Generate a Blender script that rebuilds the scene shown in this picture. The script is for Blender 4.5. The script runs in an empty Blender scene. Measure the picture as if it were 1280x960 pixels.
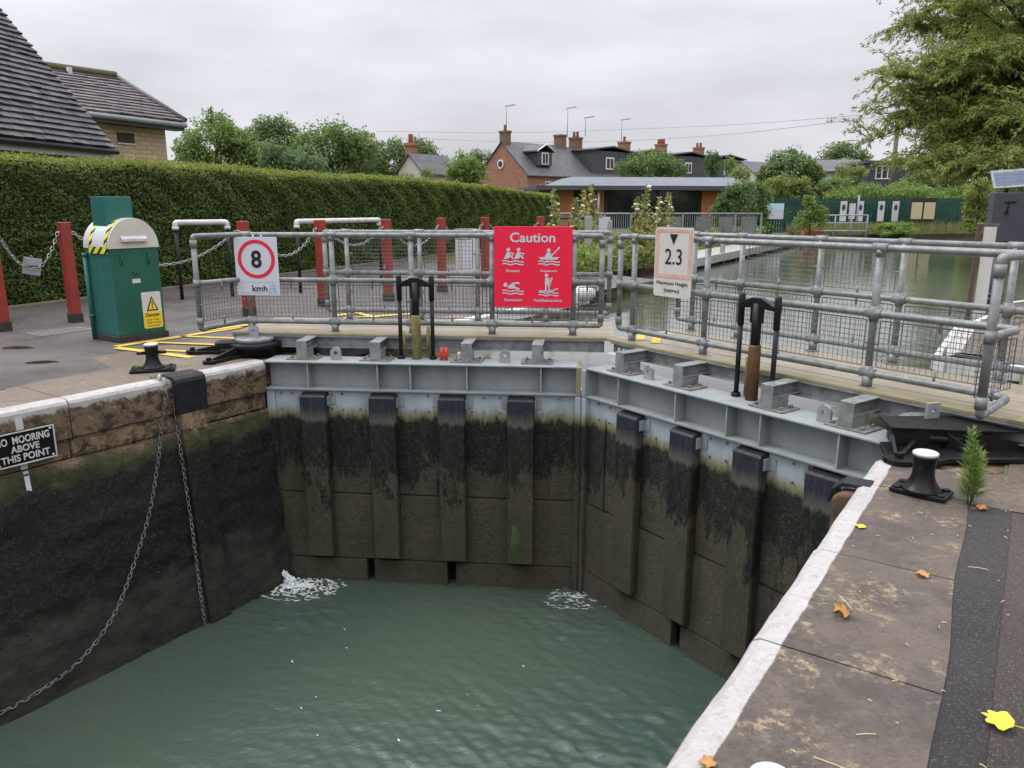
import bpy, bmesh, math, random
import numpy as np
from mathutils import Vector, Matrix
from mathutils.geometry import tessellate_polygon
PI = math.pi
S = bpy.context.scene
COL = S.collection
rnd = random.Random(7)

# ------------------------------------------------------------------ camera
CH, FPX, PITCH = 1.4, 960.0, math.atan((480 - 258) / 960.0)
cam = bpy.data.objects.new('camera', bpy.data.cameras.new('camera'))
COL.objects.link(cam)
cam.location = (0, 0, CH)
cam.rotation_euler = (PI / 2 - PITCH, 0, 0)
cam.data.sensor_width = 36
cam.data.lens = 36 * FPX / 1280
cam.data.clip_end = 3000
cam.data.clip_start = .05
S.camera = cam
Fv = Vector((0, math.cos(PITCH), -math.sin(PITCH)))
Uv = Vector((0, math.sin(PITCH), math.cos(PITCH)))


def ray(px, py):
    return Vector(((px - 640) / FPX, 0, 0)) + Fv + Uv * ((480 - py) / FPX)


def at(px, py, y):          # the place at distance y (metres ahead) seen in that direction
    d = ray(px, py)
    return Vector((0, 0, CH)) + d * (y / d.y)


def on(px, py, z=0.0):      # the place on the level z
    d = ray(px, py)
    return Vector((0, 0, CH)) + d * ((z - CH) / d.z)


# frames: lock (u along, v to the left from the right-hand edge), two gate leaves
A0 = Vector((.399, 1.693)); DU = Vector((.5637, .8260)); DV = Vector((-.8260, .5637))
ROT_U = math.atan2(DU.y, DU.x)
LW = 5.25
GLO = Vector((-2.2575, 6.9934)); ANG_L = math.radians(-5.403)
GRO = Vector((2.2760, 4.4275)); ANG_R = math.radians(125.688 + 180)
UP_Z, LOW_Z = -.25, -2.2


def LK(u, v, z=0.0):
    p = A0 + DU * u + DV * v
    return Vector((p.x, p.y, z))


def leaf_pt(side, s, t, z=0.0):
    o, a = (GLO, ANG_L) if side > 0 else (GRO, ANG_R)
    x = s * side
    return Vector((o.x + math.cos(a) * x - math.sin(a) * t, o.y + math.sin(a) * x + math.cos(a) * t, z))


# ------------------------------------------------------------------ materials
class NT:
    def __init__(self, name):
        self.m = bpy.data.materials.new(name); self.m.use_nodes = True
        self.t = self.m.node_tree; self.t.nodes.clear()
        self.out = self.n('ShaderNodeOutputMaterial')
        self.bs = self.n('ShaderNodeBsdfPrincipled')
        self.t.links.new(self.bs.outputs[0], self.out.inputs[0])

    def n(self, typ, **kw):
        x = self.t.nodes.new(typ)
        for k, v in kw.items(): setattr(x, k, v)
        return x

    def link(self, a, b): self.t.links.new(a, b)

    def put(self, sock, v):
        if isinstance(v, bpy.types.NodeSocket): self.link(v, sock)
        elif isinstance(v, (tuple, list)): sock.default_value = (*v, 1) if len(v) == 3 and len(sock.default_value) == 4 else v
        else: sock.default_value = v

    def pos(self): return self.n('ShaderNodeNewGeometry').outputs['Position']
    def obj(self): return self.n('ShaderNodeTexCoord').outputs['Object']

    def scale(self, vec, s):
        x = self.n('ShaderNodeMapping'); self.link(vec, x.inputs[0]); x.inputs['Scale'].default_value = s if isinstance(s, tuple) else (s, s, s)
        return x.outputs[0]

    def noise(self, vec, sc, det=6, rough=.6, dist=0.):
        x = self.n('ShaderNodeTexNoise'); self.link(vec, x.inputs['Vector'])
        x.inputs['Scale'].default_value = sc; x.inputs['Detail'].default_value = det; x.inputs['Roughness'].default_value = rough
        x.inputs['Distortion'].default_value = dist
        return x.outputs[0]

    def voro(self, vec, sc, feat='F1'):
        x = self.n('ShaderNodeTexVoronoi', feature=feat); self.link(vec, x.inputs['Vector']); x.inputs['Scale'].default_value = sc
        return x.outputs[0]

    def ramp(self, f, a, b, lo=0., hi=1.):
        x = self.n('ShaderNodeMapRange'); self.put(x.inputs[0], f)
        for i, v in enumerate((a, b, lo, hi)): self.put(x.inputs[i + 1], v)
        return x.outputs[0]

    def math(self, op, a, b=0.):
        x = self.n('ShaderNodeMath', operation=op); self.put(x.inputs[0], a); self.put(x.inputs[1], b)
        return x.outputs[0]

    def mix(self, f, a, b):
        x = self.n('ShaderNodeMix', data_type='RGBA'); self.put(x.inputs[0], f); self.put(x.inputs[6], a); self.put(x.inputs[7], b)
        return x.outputs[2]

    def xyz(self, v):
        x = self.n('ShaderNodeSeparateXYZ'); self.link(v, x.inputs[0]); return x.outputs

    def bump(self, h, st=.3, dist=.01):
        x = self.n('ShaderNodeBump'); x.inputs['Strength'].default_value = st; x.inputs['Distance'].default_value = dist
        self.link(h, x.inputs['Height']); self.link(x.outputs[0], self.bs.inputs['Normal'])

    def set(self, col=None, rough=None, metal=None, spec=None):
        if col is not None: self.put(self.bs.inputs['Base Color'], col)
        if rough is not None: self.put(self.bs.inputs['Roughness'], rough)
        if metal is not None: self.put(self.bs.inputs['Metallic'], metal)
        if spec is not None: self.put(self.bs.inputs['Specular IOR Level'], spec)
        return self


def plain(name, c1, c2=None, sc=6., rough=.6, metal=0., spec=.5, bump=.15, bsc=40., bd=.004, lo=.35, hi=.65):
    c2 = c2 or tuple(v * .7 for v in c1)
    n = NT(name); p = n.pos()
    f = n.ramp(n.noise(p, sc, 7, .65), lo, hi)
    n.set(n.mix(f, c1, c2), None, metal, spec)
    n.put(n.bs.inputs['Roughness'], n.ramp(n.noise(p, sc * 2.3, 4), .3, .7, max(.02, rough - .1), min(1, rough + .1)))
    if bump: n.bump(n.noise(p, bsc, 5, .7), bump, bd)
    return n.m


M = {}
M['galv'] = plain('galvanised_steel', (.23, .24, .235), (.12, .128, .125), 14, .5, .25, .5, .1, 120, .001)
M['galv_wire'] = plain('galvanised_wire', (.13, .135, .14), (.08, .085, .09), 30, .5, .3, .5, 0)
M['bracket'] = plain('bracket_steel', (.27, .285, .285), (.14, .15, .14), 11, .45, .2, .5, .15, 90, .001)
M['plate'] = plain('stained_base_plate', (.11, .105, .09), (.20, .195, .18), 18, .6, .1, .4, .3, 80, .002)
M['black'] = plain('black_gloss_paint', (.006, .006, .007), (.013, .012, .012), 9, .36, 0, .18, .12, 50, .002)
M['rod'] = plain('black_rod_paint', (.008, .008, .011), (.018, .017, .02), 12, .45, 0, .22, .1, 60, .001)
M['white'] = plain('white_paint', (.55, .55, .54), (.42, .41, .39), 7, .55, 0, .4, .1, 60, .002)
M['whitesign'] = plain('white_sign_face', (.56, .57, .61), (.52, .53, .57), 4, .4, 0, .4, 0)
M['creamsign'] = plain('weathered_sign_face', (.56, .555, .52), (.50, .485, .44), 5, .5, 0, .4, 0)
M['pinkborder'] = plain('faded_red_border', (.50, .30, .25), (.60, .40, .34), 9, .5, 0, .4, 0)
M['signred'] = plain('red_sign_face', (.80, .014, .055), (.76, .014, .052), 3, .42, 0, .35, 0)
M['ringred'] = plain('red_ring_paint', (.66, .018, .045), (.60, .018, .045), 4, .45, 0, .4, 0)
M['ink'] = plain('black_sign_ink', (.012, .012, .015), (.016, .016, .02), 4, .5, 0, .3, 0)
M['bluelogo'] = plain('pale_blue_ink', (.30, .48, .68), (.26, .44, .64), 4, .5, 0, .3, 0)
M['yellow'] = plain('yellow_sign_face', (.72, .52, .03), (.66, .46, .02), 6, .45, 0, .4, 0)
M['redpost'] = plain('red_brown_post_paint', (.29, .038, .024), (.20, .03, .02), 5, .5, 0, .4, .2, 60, .002)
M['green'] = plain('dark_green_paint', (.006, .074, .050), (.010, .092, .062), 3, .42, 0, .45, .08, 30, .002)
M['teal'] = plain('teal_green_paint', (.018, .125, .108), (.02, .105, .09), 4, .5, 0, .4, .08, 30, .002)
M['cream'] = plain('off_white_paint', (.52, .495, .45), (.46, .435, .4), 4, .5, 0, .4, .05, 30, .002)
M['bitumen'] = plain('bitumen_base', (.03, .026, .024), (.05, .042, .036), 14, .7, 0, .3, .3, 50, .004)
M['rubber'] = plain('black_rubber', (.009, .0095, .012), (.02, .021, .024), 20, .5, 0, .25, .2, 70, .002)
M['oldwood'] = plain('brown_old_timber', (.13, .08, .055), (.075, .045, .032), 16, .75, 0, .3, .5, 60, .006)
M['solar'] = plain('solar_cell_glass', (.09, .11, .17), (.07, .085, .14), 6, .45, 0, .3, 0)
M['alu'] = plain('aluminium_frame', (.36, .37, .38), (.28, .29, .3), 6, .4, .4, .5, 0)
M['cabinet_grey'] = plain('dark_grey_cabinet_paint', (.04, .042, .055), (.05, .052, .065), 4, .45, 0, .45, .05, 30, .002)
M['yelline'] = plain('yellow_road_paint', (.62, .43, .05), (.40, .29, .07), 16, .6, 0, .4, .2, 90, .002, .4, .75)
M['chain'] = plain('galvanised_chain', (.36, .37, .37), (.2, .2, .19), 30, .45, .5, .5, 0)
M['chainwet'] = plain('weed_covered_chain', (.26, .26, .24), (.10, .10, .085), 14, .5, .3, .5, 0)
M['foam_and_glints'] = plain('water_foam_and_glints', (.75, .79, .78), (.66, .70, .69), 9, .35, 0, .4, .2, 50, .004)
M['soil'] = plain('bank_soil', (.045, .04, .028), (.07, .06, .04), 8, .9, 0, .2, .4, 30, .02)
M['redbits'] = plain('red_valve_plastic', (.55, .04, .02), (.45, .03, .02), 8, .4, 0, .5, 0)
M['bark'] = plain('bark', (.07, .055, .04), (.035, .03, .024), 9, .9, 0, .2, .6, 30, .02)
M['pole'] = plain('weathered_pole_wood', (.16, .12, .10), (.11, .085, .07), 6, .85, 0, .2, .3, 30, .01)
M['darkglass'] = plain('dark_window_glass', (.012, .013, .014), (.02, .021, .022), 2, .15, 0, .5, 0)
M['white_frame'] = plain('white_window_frame', (.7, .7, .7), (.6, .6, .6), 4, .5, 0, .4, 0)
M['orange_wood'] = plain('orange_cedar_boards', (.46, .19, .07), (.37, .145, .052), 2, .6, 0, .3, .2, 10, .01)
M['zinc'] = plain('grey_zinc_roof', (.115, .13, .15), (.085, .097, .115), .4, .45, .2, .5, 0)
M['fascia'] = plain('dark_grey_fascia', (.05, .056, .065), (.065, .07, .08), .6, .5, 0, .4, 0)
M['slate'] = plain('dark_slate', (.085, .085, .092), (.05, .05, .054), 1.3, .55, 0, .4, .2, 3, .05)  # lightened a little: distance haze is put into the roof colour
M['darkclad'] = plain('black_cladding', (.04, .043, .05), (.06, .063, .07), 1.0, .6, 0, .4, 0)
M['terracotta'] = plain('red_chimney_pot', (.32, .09, .045), (.22, .06, .03), 4, .8, 0, .3, .2, 8, .02)
M['render'] = plain('pale_render', (.5, .47, .42), (.42, .39, .34), 1.2, .85, 0, .3, 0)
M['railgrey'] = plain('grey_railing_paint', (.28, .30, .31), (.21, .225, .24), 2, .55, .1, .4, 0)
M['greenfence'] = plain('green_fence_paint', (.005, .06, .045), (.004, .04, .03), .9, .55, 0, .4, 0)
M['boardbrown'] = plain('dark_brown_board', (.02, .013, .01), (.03, .02, .015), 3, .6, 0, .4, 0)
M['creampaper'] = plain('cream_notice', (.55, .46, .28), (.48, .4, .24), 4, .6, 0, .3, 0)
M['bluesign'] = plain('pale_blue_sign', (.40, .60, .72), (.5, .66, .75), 1, .5, 0, .4, 0)
M['duct'] = plain('dark_shadow_gap', (.006, .006, .006), (.01, .01, .01), 4, .9, 0, .2, 0)


def brick(name, c1, c2, mort, bw, bh, msize=.012, rough=.85, bump=.4, vert=True, rot=0.):
    n = NT(name); p = n.obj()
    t = n.n('ShaderNodeTexBrick')
    mp = n.n('ShaderNodeMapping'); n.link(p, mp.inputs[0])
    if vert: mp.inputs['Rotation'].default_value = (PI / 2, 0, 0)
    xy = n.xyz(p); cb = n.n('ShaderNodeCombineXYZ')
    n.link(n.math('ADD', xy[0], xy[1]), cb.inputs[0]); n.link(xy[2] if vert else xy[1], cb.inputs[1])
    n.link(cb.outputs[0], t.inputs[0])
    t.inputs['Scale'].default_value = 1; t.inputs['Brick Width'].default_value = bw; t.inputs['Row Height'].default_value = bh
    t.inputs['Mortar Size'].default_value = msize; t.inputs['Color1'].default_value = (*c1, 1); t.inputs['Color2'].default_value = (*c2, 1)
    t.inputs['Mortar'].default_value = (*mort, 1); t.inputs['Bias'].default_value = -.1
    f = n.ramp(n.noise(p, 1.7, 6, .7), .35, .7, 0, .5)
    n.set(n.mix(f, t.outputs[0], tuple(v * .55 for v in c2)), rough, 0, .3)
    return n.m


M['redbrick'] = brick('red_brick', (.33, .13, .075), (.26, .095, .055), (.3, .25, .2), .45, .15, .02)
M['buffstone'] = brick('buff_stone_blocks', (.56, .44, .28), (.42, .32, .195), (.33, .26, .175), .36, .11, .016)
M['chimbrick'] = brick('brown_chimney_brick', (.2, .11, .07), (.15, .085, .055), (.2, .16, .12), .4, .14, .02)
M['pinkbrick'] = brick('pink_brick', (.36, .17, .13), (.3, .13, .1), (.3, .25, .2), .45, .15, .02)


def mat_tiles(name, c1, c2, lich):
    n = NT(name); p = n.pos()
    g = n.n('ShaderNodeNewGeometry').outputs['Random Per Island']
    c = n.mix(n.ramp(g, 0, 1), c1, c2)
    c = n.mix(n.ramp(n.noise(p, 2.2, 6, .7), .55, .75, 0, .5), c, tuple(v * .6 for v in c2))
    c = n.mix(n.ramp(n.noise(p, 9, 5, .7), .66, .72, 0, .8), c, lich)
    n.set(c, .75, 0, .35); n.bump(n.noise(p, 40, 4), .3, .006)
    return n.m


M['tiles'] = mat_tiles('weathered_roof_tiles', (.125, .118, .122), (.06, .056, .06), (.34, .33, .30))
M['tiles_far'] = mat_tiles('purple_brown_roof_tiles', (.14, .125, .125), (.085, .075, .08), (.22, .20, .16))
M['ridgemoss'] = plain('mossy_ridge_tile', (.12, .105, .05), (.08, .07, .045), 5, .9, 0, .2, .3, 20, .01)


def mat_skin():
    n = NT('gate_skin_weed_stained'); p = n.pos(); z = n.xyz(p)[2]
    ob = n.obj()
    st = n.scale(ob, (1, 1, .22))
    edge = n.math('ADD', z, n.ramp(n.noise(st, 11, 6, .7), 0, 1, -.11, .11))
    big = n.math('ADD', z, n.ramp(n.noise(n.scale(ob, (1, 1, .4)), 2.6, 9, .78), .3, .7, -.5, .5))
    paint = n.mix(n.ramp(n.noise(st, 6, 5), .35, .7), (.37, .425, .465), (.28, .325, .355))
    stain = n.mix(n.noise(st, 14, 5), (.23, .215, .11), (.13, .115, .045))
    weed = n.mix(n.ramp(n.noise(n.scale(ob, (1, 1, .6)), 26, 9, .85), .47, .60), (.003, .004, .003), (.034, .034, .018))
    weed = n.mix(n.ramp(n.noise(ob, 70, 4, .75), .64, .67, 0, .9), weed, (.26, .24, .13))
    olive = n.mix(n.ramp(n.noise(ob, 2.6, 9, .8), .42, .58), (.054, .059, .029), (.086, .076, .051))
    olive = n.mix(n.ramp(n.noise(ob, 24, 9, .85), .50, .60, 0, .8), olive, (.026, .025, .016))
    olive = n.mix(n.ramp(n.noise(ob, 62, 5, .8), .60, .65, 0, .7), olive, (.20, .18, .11))
    rust = n.ramp(n.noise(ob, 1.4, 3), .6, .72, 0, .55)
    olive = n.mix(rust, olive, (.11, .062, .022))
    c = n.mix(n.ramp(edge, -.40, -.50), paint, stain)
    c = n.mix(n.ramp(edge, -.50, -.55), c, weed)
    c = n.mix(n.ramp(big, -.98, -1.04), c, olive)
    n.set(c, None, 0, .45)
    wet = n.ramp(z, -.45, -.6, .55, .52)
    n.put(n.bs.inputs['Roughness'], wet)
    n.bump(n.math('MULTIPLY', n.noise(ob, 45, 6, .75), n.ramp(z, -.42, -.6, .05, 1.)), 1., .03)
    return n.m


M['skin'] = mat_skin()


def mat_beam():
    n = NT('grey_gate_paint'); p = n.obj()
    c = n.mix(n.ramp(n.noise(n.scale(p, (1, 1, .4)), 5, 7, .7), .35, .7), (.285, .31, .315), (.20, .225, .225))
    c = n.mix(n.ramp(n.noise(p, 7, 7, .75), .58, .78, 0, .6), c, (.15, .155, .105))
    dr = n.noise(n.scale(p, (1, 1, .08)), 26, 6, .8)
    c = n.mix(n.math('MULTIPLY', n.ramp(dr, .58, .70, 0, .7), n.ramp(n.noise(p, 2.2, 4), .45, .6)), c, (.115, .095, .065))
    c = n.mix(n.ramp(n.noise(p, 34, 6, .8), .66, .70, 0, .85), c, (.10, .05, .022))
    c = n.mix(n.ramp(n.noise(p, 48, 4, .8), .69, .72, 0, .8), c, (.5, .5, .48))
    n.set(c, .5, 0, .45); n.bump(n.noise(p, 60, 6), .15, .002)
    return n.m


M['beam'] = mat_beam()


def mat_fender():
    n = NT('timber_fender_weeded'); p = n.pos(); z = n.xyz(p)[2]; ob = n.obj()
    st = n.scale(ob, (1, 1, .12))
    e = n.math('ADD', z, n.ramp(n.noise(st, 18, 5, .7), 0, 1, -.08, .08))
    top = n.mix(n.ramp(n.noise(st, 40, 4), .45, .7), (.014, .016, .026), (.032, .035, .05))
    pale = (.085, .085, .07)
    weed = n.mix(n.ramp(n.noise(n.scale(ob, (1, 1, .6)), 26, 9, .85), .47, .60), (.004, .005, .004), (.036, .034, .02))
    ol = n.mix(n.ramp(n.noise(ob, 7, 9, .82), .42, .58), (.042, .046, .024), (.066, .058, .040))
    ol = n.mix(n.ramp(n.noise(ob, 24, 9, .85), .50, .60, 0, .8), ol, (.026, .025, .016))
    ol = n.mix(n.ramp(n.noise(ob, 62, 5, .8), .60, .65, 0, .7), ol, (.20, .18, .11))
    big = n.math('ADD', z, n.ramp(n.noise(n.scale(ob, (1, 1, .4)), 3.1, 9, .78), .3, .7, -.65, .65))
    c = n.mix(n.ramp(e, -.42, -.52), top, pale)
    c = n.mix(n.ramp(e, -.53, -.57), c, weed)
    c = n.mix(n.ramp(big, -1.1, -1.16), c, ol)
    n.set(c, .5, 0, .45); n.bump(n.noise(n.scale(ob, (1, 1, .3)), 40, 6, .75), .9, .015)
    return n.m


M['fender'] = mat_fender()


def mat_lockwall():
    n = NT('lock_wall_stone_weeded'); p = n.pos(); z = n.xyz(p)[2]; ob = n.obj()
    stone = n.mix(n.ramp(n.noise(ob, 4, 9, .8), .42, .58), (.24, .165, .095), (.105, .072, .045))
    stone = n.mix(n.ramp(n.noise(ob, 20, 8, .82), .56, .63, 0, .85), stone, (.36, .29, .20))
    stone = n.mix(n.ramp(n.noise(n.scale(ob, (1, 1, 1.6)), 6, 9, .85), .48, .56, 0, .92), stone, (.020, .016, .012))
    mossy = n.mix(n.ramp(n.noise(ob, 15, 6, .7), .4, .7), (.06, .06, .022), (.025, .03, .012))
    weed = n.mix(n.ramp(n.noise(ob, 26, 9, .86), .50, .63), (.002, .003, .002), (.026, .029, .015))
    weed = n.mix(n.ramp(n.noise(ob, 60, 4, .75), .65, .68, 0, .85), weed, (.25, .22, .13))
    weed = n.mix(n.ramp(n.noise(ob, 16, 7, .8), .66, .74, 0, .8), weed, (.07, .058, .03))
    low = n.mix(n.ramp(n.noise(ob, 5, 9, .82), .42, .58), (.034, .031, .022), (.017, .017, .012))
    e = n.math('ADD', z, n.ramp(n.noise(ob, 3.5, 7, .7), .2, .8, -.13, .13))
    big = n.math('ADD', z, n.ramp(n.noise(ob, 1.3, 7, .7), .25, .75, -.4, .4))
    c = n.mix(n.ramp(e, -.44, -.54), stone, mossy)
    c = n.mix(n.ramp(e, -.56, -.68), c, weed)
    c = n.mix(n.ramp(big, -1.55, -1.75), c, low)
    n.set(c, .62, 0, .35)
    n.bump(n.noise(ob, 26, 7, .75), .8, .02)
    return n.m


M['lockwall'] = mat_lockwall()


def dirv(n):
    # lock coordinates from the place in the world: along (u), across (v)
    xy = n.xyz(n.pos())
    def dot(D, off): return n.math('ADD', n.math('ADD', n.math('MULTIPLY', xy[0], D.x), n.math('MULTIPLY', xy[1], D.y)), off)
    return dot(DU, -A0.dot(DU)), dot(DV, -A0.dot(DV)), xy[2]


def mat_coping(left):
    n = NT('left_coping_stone' if left else 'right_coping_stone'); p = n.pos(); u, v, z = dirv(n)
    g = n.n('ShaderNodeObjectInfo').outputs['Random']
    if left: a, b, lich, lo = (.19, .15, .115), (.12, .095, .075), (.27, .22, .13), .56
    else: a, b, lich, lo = (.120, .092, .072), (.064, .051, .043), (.34, .27, .155), .565
    c = n.mix(n.ramp(n.noise(p, 2.4, 10, .78), .43, .57), a, b)
    c = n.mix(n.ramp(n.noise(p, 60, 6, .85), .52, .60, 0, .6), c, tuple(x * .4 for x in b))
    c = n.mix(n.ramp(n.noise(p, 110, 4, .8), .62, .66, 0, .55), c, tuple(x * 2. for x in a))
    pat = n.math('MULTIPLY', n.ramp(n.noise(p, 2.9, 6, .7), .52, .59), n.ramp(n.noise(p, 21, 9, .85), lo - .07, lo - .01))
    c = n.mix(n.math('MULTIPLY', pat, .75), c, lich)
    if left: face = n.math('ADD', n.math('MULTIPLY', v, -1), LW + .115)
    else: face = n.math('ADD', v, .082)
    face = n.math('ADD', face, n.ramp(n.noise(p, 5, 6, .7), .2, .8, -.008, .008))
    band = n.math('MULTIPLY', n.ramp(face, -.003, .003), n.ramp(n.math('ADD', z, n.ramp(n.noise(p, 12, 6, .7), .2, .8, -.05, .05)), -.085, -.06))
    chips = n.ramp(n.noise(p, 26, 9, .85), .54, .62, 1, .5)
    wc = n.mix(n.ramp(n.noise(p, 24, 7, .8), .4, .72), (.43, .41, .40), (.31, .29, .27))
    side = n.mix(n.ramp(n.noise(n.scale(p, (1, 1, 1.6)), 6, 9, .85), .46, .56), (.16, .11, .065), (.028, .021, .015))
    side = n.mix(n.ramp(n.noise(p, 22, 8, .82), .57, .63, 0, .85), side, (.38, .31, .21))
    c = n.mix(n.ramp(z, -.02, -.035), c, side)
    c = n.mix(n.math('MULTIPLY', band, chips), c, wc)
    n.set(c, None, 0, .42)
    n.put(n.bs.inputs['Roughness'], n.ramp(n.noise(p, 2.4, 8, .7), .42, .58, .28, .62))
    n.bump(n.noise(p, 45, 9, .85), .7, .008)
    return n.m


M['copeL'] = mat_coping(True); M['copeR'] = mat_coping(False)


def mat_tarmac(name, c1, c2, fleck, rough, wetlo, wethi, sc=150):
    n = NT(name); p = n.pos()
    c = n.mix(n.ramp(n.noise(p, 1.2, 9, .75), .42, .58), c1, c2)
    gr = n.noise(p, sc, 3, .8)
    c = n.mix(n.ramp(gr, .57, .62, 0, .85), c, fleck)
    c = n.mix(n.ramp(n.noise(p, sc * .6, 3, .8), .35, .5, .6, 0), c, tuple(v * .3 for v in c1))
    n.set(c, None, 0, .5)
    n.put(n.bs.inputs['Roughness'], n.ramp(n.noise(p, .9, 6, .65), wetlo, wethi, rough - .2, rough + .15))
    n.bump(n.noise(p, sc * .8, 6, .85), 1., .010)
    return n.m


M['tarmacL'] = mat_tarmac('wet_tarmac', (.104, .090, .084), (.072, .062, .058), (.2, .18, .16), .42, .35, .6)
M['tarmacR'] = mat_tarmac('dark_new_tarmac', (.030, .026, .025), (.016, .014, .014), (.17, .15, .13), .7, .3, .7)
M['tarmacO'] = mat_tarmac('worn_brown_tarmac', (.060, .042, .034), (.034, .026, .022), (.22, .18, .14), .62, .3, .7)
M['paving'] = mat_tarmac('brown_stone_paving', (.17, .13, .095), (.115, .088, .066), (.28, .23, .16), .5, .3, .7, 60)


def mat_wood(name, c1, c2, algae=None, ang=0.):
    n = NT(name); ob = n.obj()
    st = n.scale(ob, (.6, 14, 14))
    c = n.mix(n.ramp(n.noise(st, 3, 6, .7), .3, .7), c1, c2)
    c = n.mix(n.ramp(n.noise(ob, 1.6, 5), .5, .75, 0, .5), c, tuple(v * .6 for v in c2))
    if algae: c = n.mix(n.ramp(n.noise(ob, 7, 6, .75), .48, .68, 0, .9), c, algae)
    n.set(c, .34, 0, .5); n.bump(n.noise(st, 5, 5), .25, .004)
    return n.m


M['deck'] = mat_wood('wet_deck_boards', (.33, .285, .205), (.225, .19, .14))
M['deckedge'] = mat_wood('mossy_deck_edge', (.30, .26, .17), (.21, .18, .10), (.16, .15, .035))
M['layby'] = mat_wood('grey_landing_timber', (.36, .345, .31), (.27, .26, .23))


def mat_post_timber(name, a, b, alg):
    n = NT(name); ob = n.obj(); z = n.xyz(ob)[2]
    st = n.scale(ob, (1, 1, .15))
    c = n.mix(n.noise(st, 30, 5), a, b)
    c = n.mix(n.ramp(n.noise(n.scale(ob, (1, 1, .4)), 14, 6, .75), .45, .65, 0, .9), c, alg)
    n.set(c, .6, 0, .35); n.bump(n.noise(st, 40, 5), .4, .004)
    return n.m


M['ramL'] = mat_post_timber('yellow_mossy_ram', (.24, .20, .075), (.14, .09, .03), (.32, .31, .15))
M['ramR'] = mat_post_timber('rusty_ram', (.17, .095, .035), (.10, .048, .02), (.05, .03, .018))


def mat_water(name, c1, c2, sc, st, rough=.04, dist=.02):
    n = NT(name); p = n.pos()
    n.set(n.mix(n.ramp(n.noise(p, .35, 3), .3, .7), c1, c2), rough, 0, .5)
    n.bs.inputs['IOR'].default_value = 1.33
    a = n.noise(n.scale(p, (1, 1.7, 1)), sc, 5, .6, .6)
    n.bump(a, st, dist)
    return n.m


M['lowwater'] = mat_water('green_lock_water', (.043, .068, .052), (.056, .074, .051), 14, .30, .04, .03)
M['upwater'] = mat_water('river_water', (.085, .095, .075), (.065, .078, .055), 2.2, .10, .03, .05)
for n_ in M['upwater'].node_tree.nodes:
    if n_.type == 'BSDF_PRINCIPLED': n_.inputs['IOR'].default_value = 2.0; n_.inputs['Specular IOR Level'].default_value = .8


def mat_leaf(name, c1, c2, c3=None, spec=.35, trans=.4):
    n = NT(name); p = n.pos()
    g = n.n('ShaderNodeNewGeometry').outputs['Random Per Island']
    c = n.mix(g, c1, c2)
    c = n.mix(n.ramp(n.noise(p, .9, 4, .6), .4, .65), c, c3 or tuple(v * .7 for v in c2))
    n.set(c, .55, 0, spec)
    tr = n.n('ShaderNodeBsdfTranslucent'); n.link(c, tr.inputs[0])
    mx = n.n('ShaderNodeMixShader'); mx.inputs[0].default_value = trans
    n.link(n.bs.outputs[0], mx.inputs[1]); n.link(tr.outputs[0], mx.inputs[2]); n.link(mx.outputs[0], n.out.inputs[0])
    return n.m


M['lf_hedge'] = mat_leaf('hedge_leaves', (.09, .15, .028), (.14, .20, .042), (.085, .128, .03))
M['lf_hedgetop'] = mat_leaf('hedge_new_growth', (.22, .26, .04), (.28, .30, .06), (.17, .22, .045))
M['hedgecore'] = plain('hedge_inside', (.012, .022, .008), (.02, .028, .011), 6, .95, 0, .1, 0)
M['lf_mid'] = mat_leaf('mid_green_leaves', (0.162, 0.243, 0.061), (0.230, 0.304, 0.088), (0.135, 0.209, 0.061))
M['lf_dark'] = mat_leaf('dark_green_leaves', (0.115, 0.182, 0.059), (0.161, 0.231, 0.077), (0.098, 0.161, 0.059))
M['lf_pale'] = mat_leaf('grey_green_leaves', (0.168, 0.238, 0.105), (0.210, 0.280, 0.126), (0.140, 0.210, 0.091))
M['lf_lime'] = mat_leaf('lime_green_leaves', (0.184, 0.276, 0.052), (0.253, 0.345, 0.075), (0.138, 0.230, 0.046))
M['lf_willow'] = mat_leaf('willow_leaves', (0.250, 0.300, 0.069), (0.325, 0.362, 0.100), (0.188, 0.237, 0.056), .4, .45)
M['lf_yellow'] = mat_leaf('yellow_leaves', (.42, .36, .04), (.5, .42, .05), (.3, .3, .04))
M['lf_grass'] = mat_leaf('dry_bank_grass', (.22, .19, .07), (.13, .17, .04), (.28, .22, .10))
M['lf_bed'] = mat_leaf('flower_bed_leaves', (.13, .19, .045), (.20, .22, .06), (.08, .13, .035))
M['lf_stalk'] = mat_leaf('hollyhock_leaves', (.34, .33, .09), (.44, .38, .14), (.22, .25, .07))
M['flower'] = plain('white_flower', (.72, .68, .6), (.6, .52, .42), 6, .7, 0, .2, 0)
M['pinkflower'] = plain('pink_flower', (.5, .12, .13), (.6, .3, .28), 6, .7, 0, .2, 0)
M['fall_yellow'] = plain('yellow_fallen_leaf', (.55, .48, .035), (.40, .34, .03), 40, .5, 0, .4, .3, 80, .003)
M['fall_orange'] = plain('orange_fallen_leaf', (.42, .21, .05), (.26, .11, .03), 40, .55, 0, .4, .3, 80, .003)
M['fall_brown'] = plain('brown_yellow_fallen_leaf', (.45, .24, .03), (.2, .09, .02), 45, .5, 0, .4, .3, 80, .003)
M['tape'] = None


def mat_tape():
    n = NT('black_yellow_tape'); p = n.obj(); x = n.xyz(p)
    s = n.math('ADD', n.math('MULTIPLY', x[1], 1.0), n.math('MULTIPLY', x[2], 1.2))
    fr = n.math('FRACT', n.math('MULTIPLY', s, 7.5))
    n.set(n.mix(n.math('GREATER_THAN', fr, .6), (.62, .66, .05), (.02, .02, .02)), .4, 0, .5)
    return n.m


M['tape'] = mat_tape()


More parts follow.
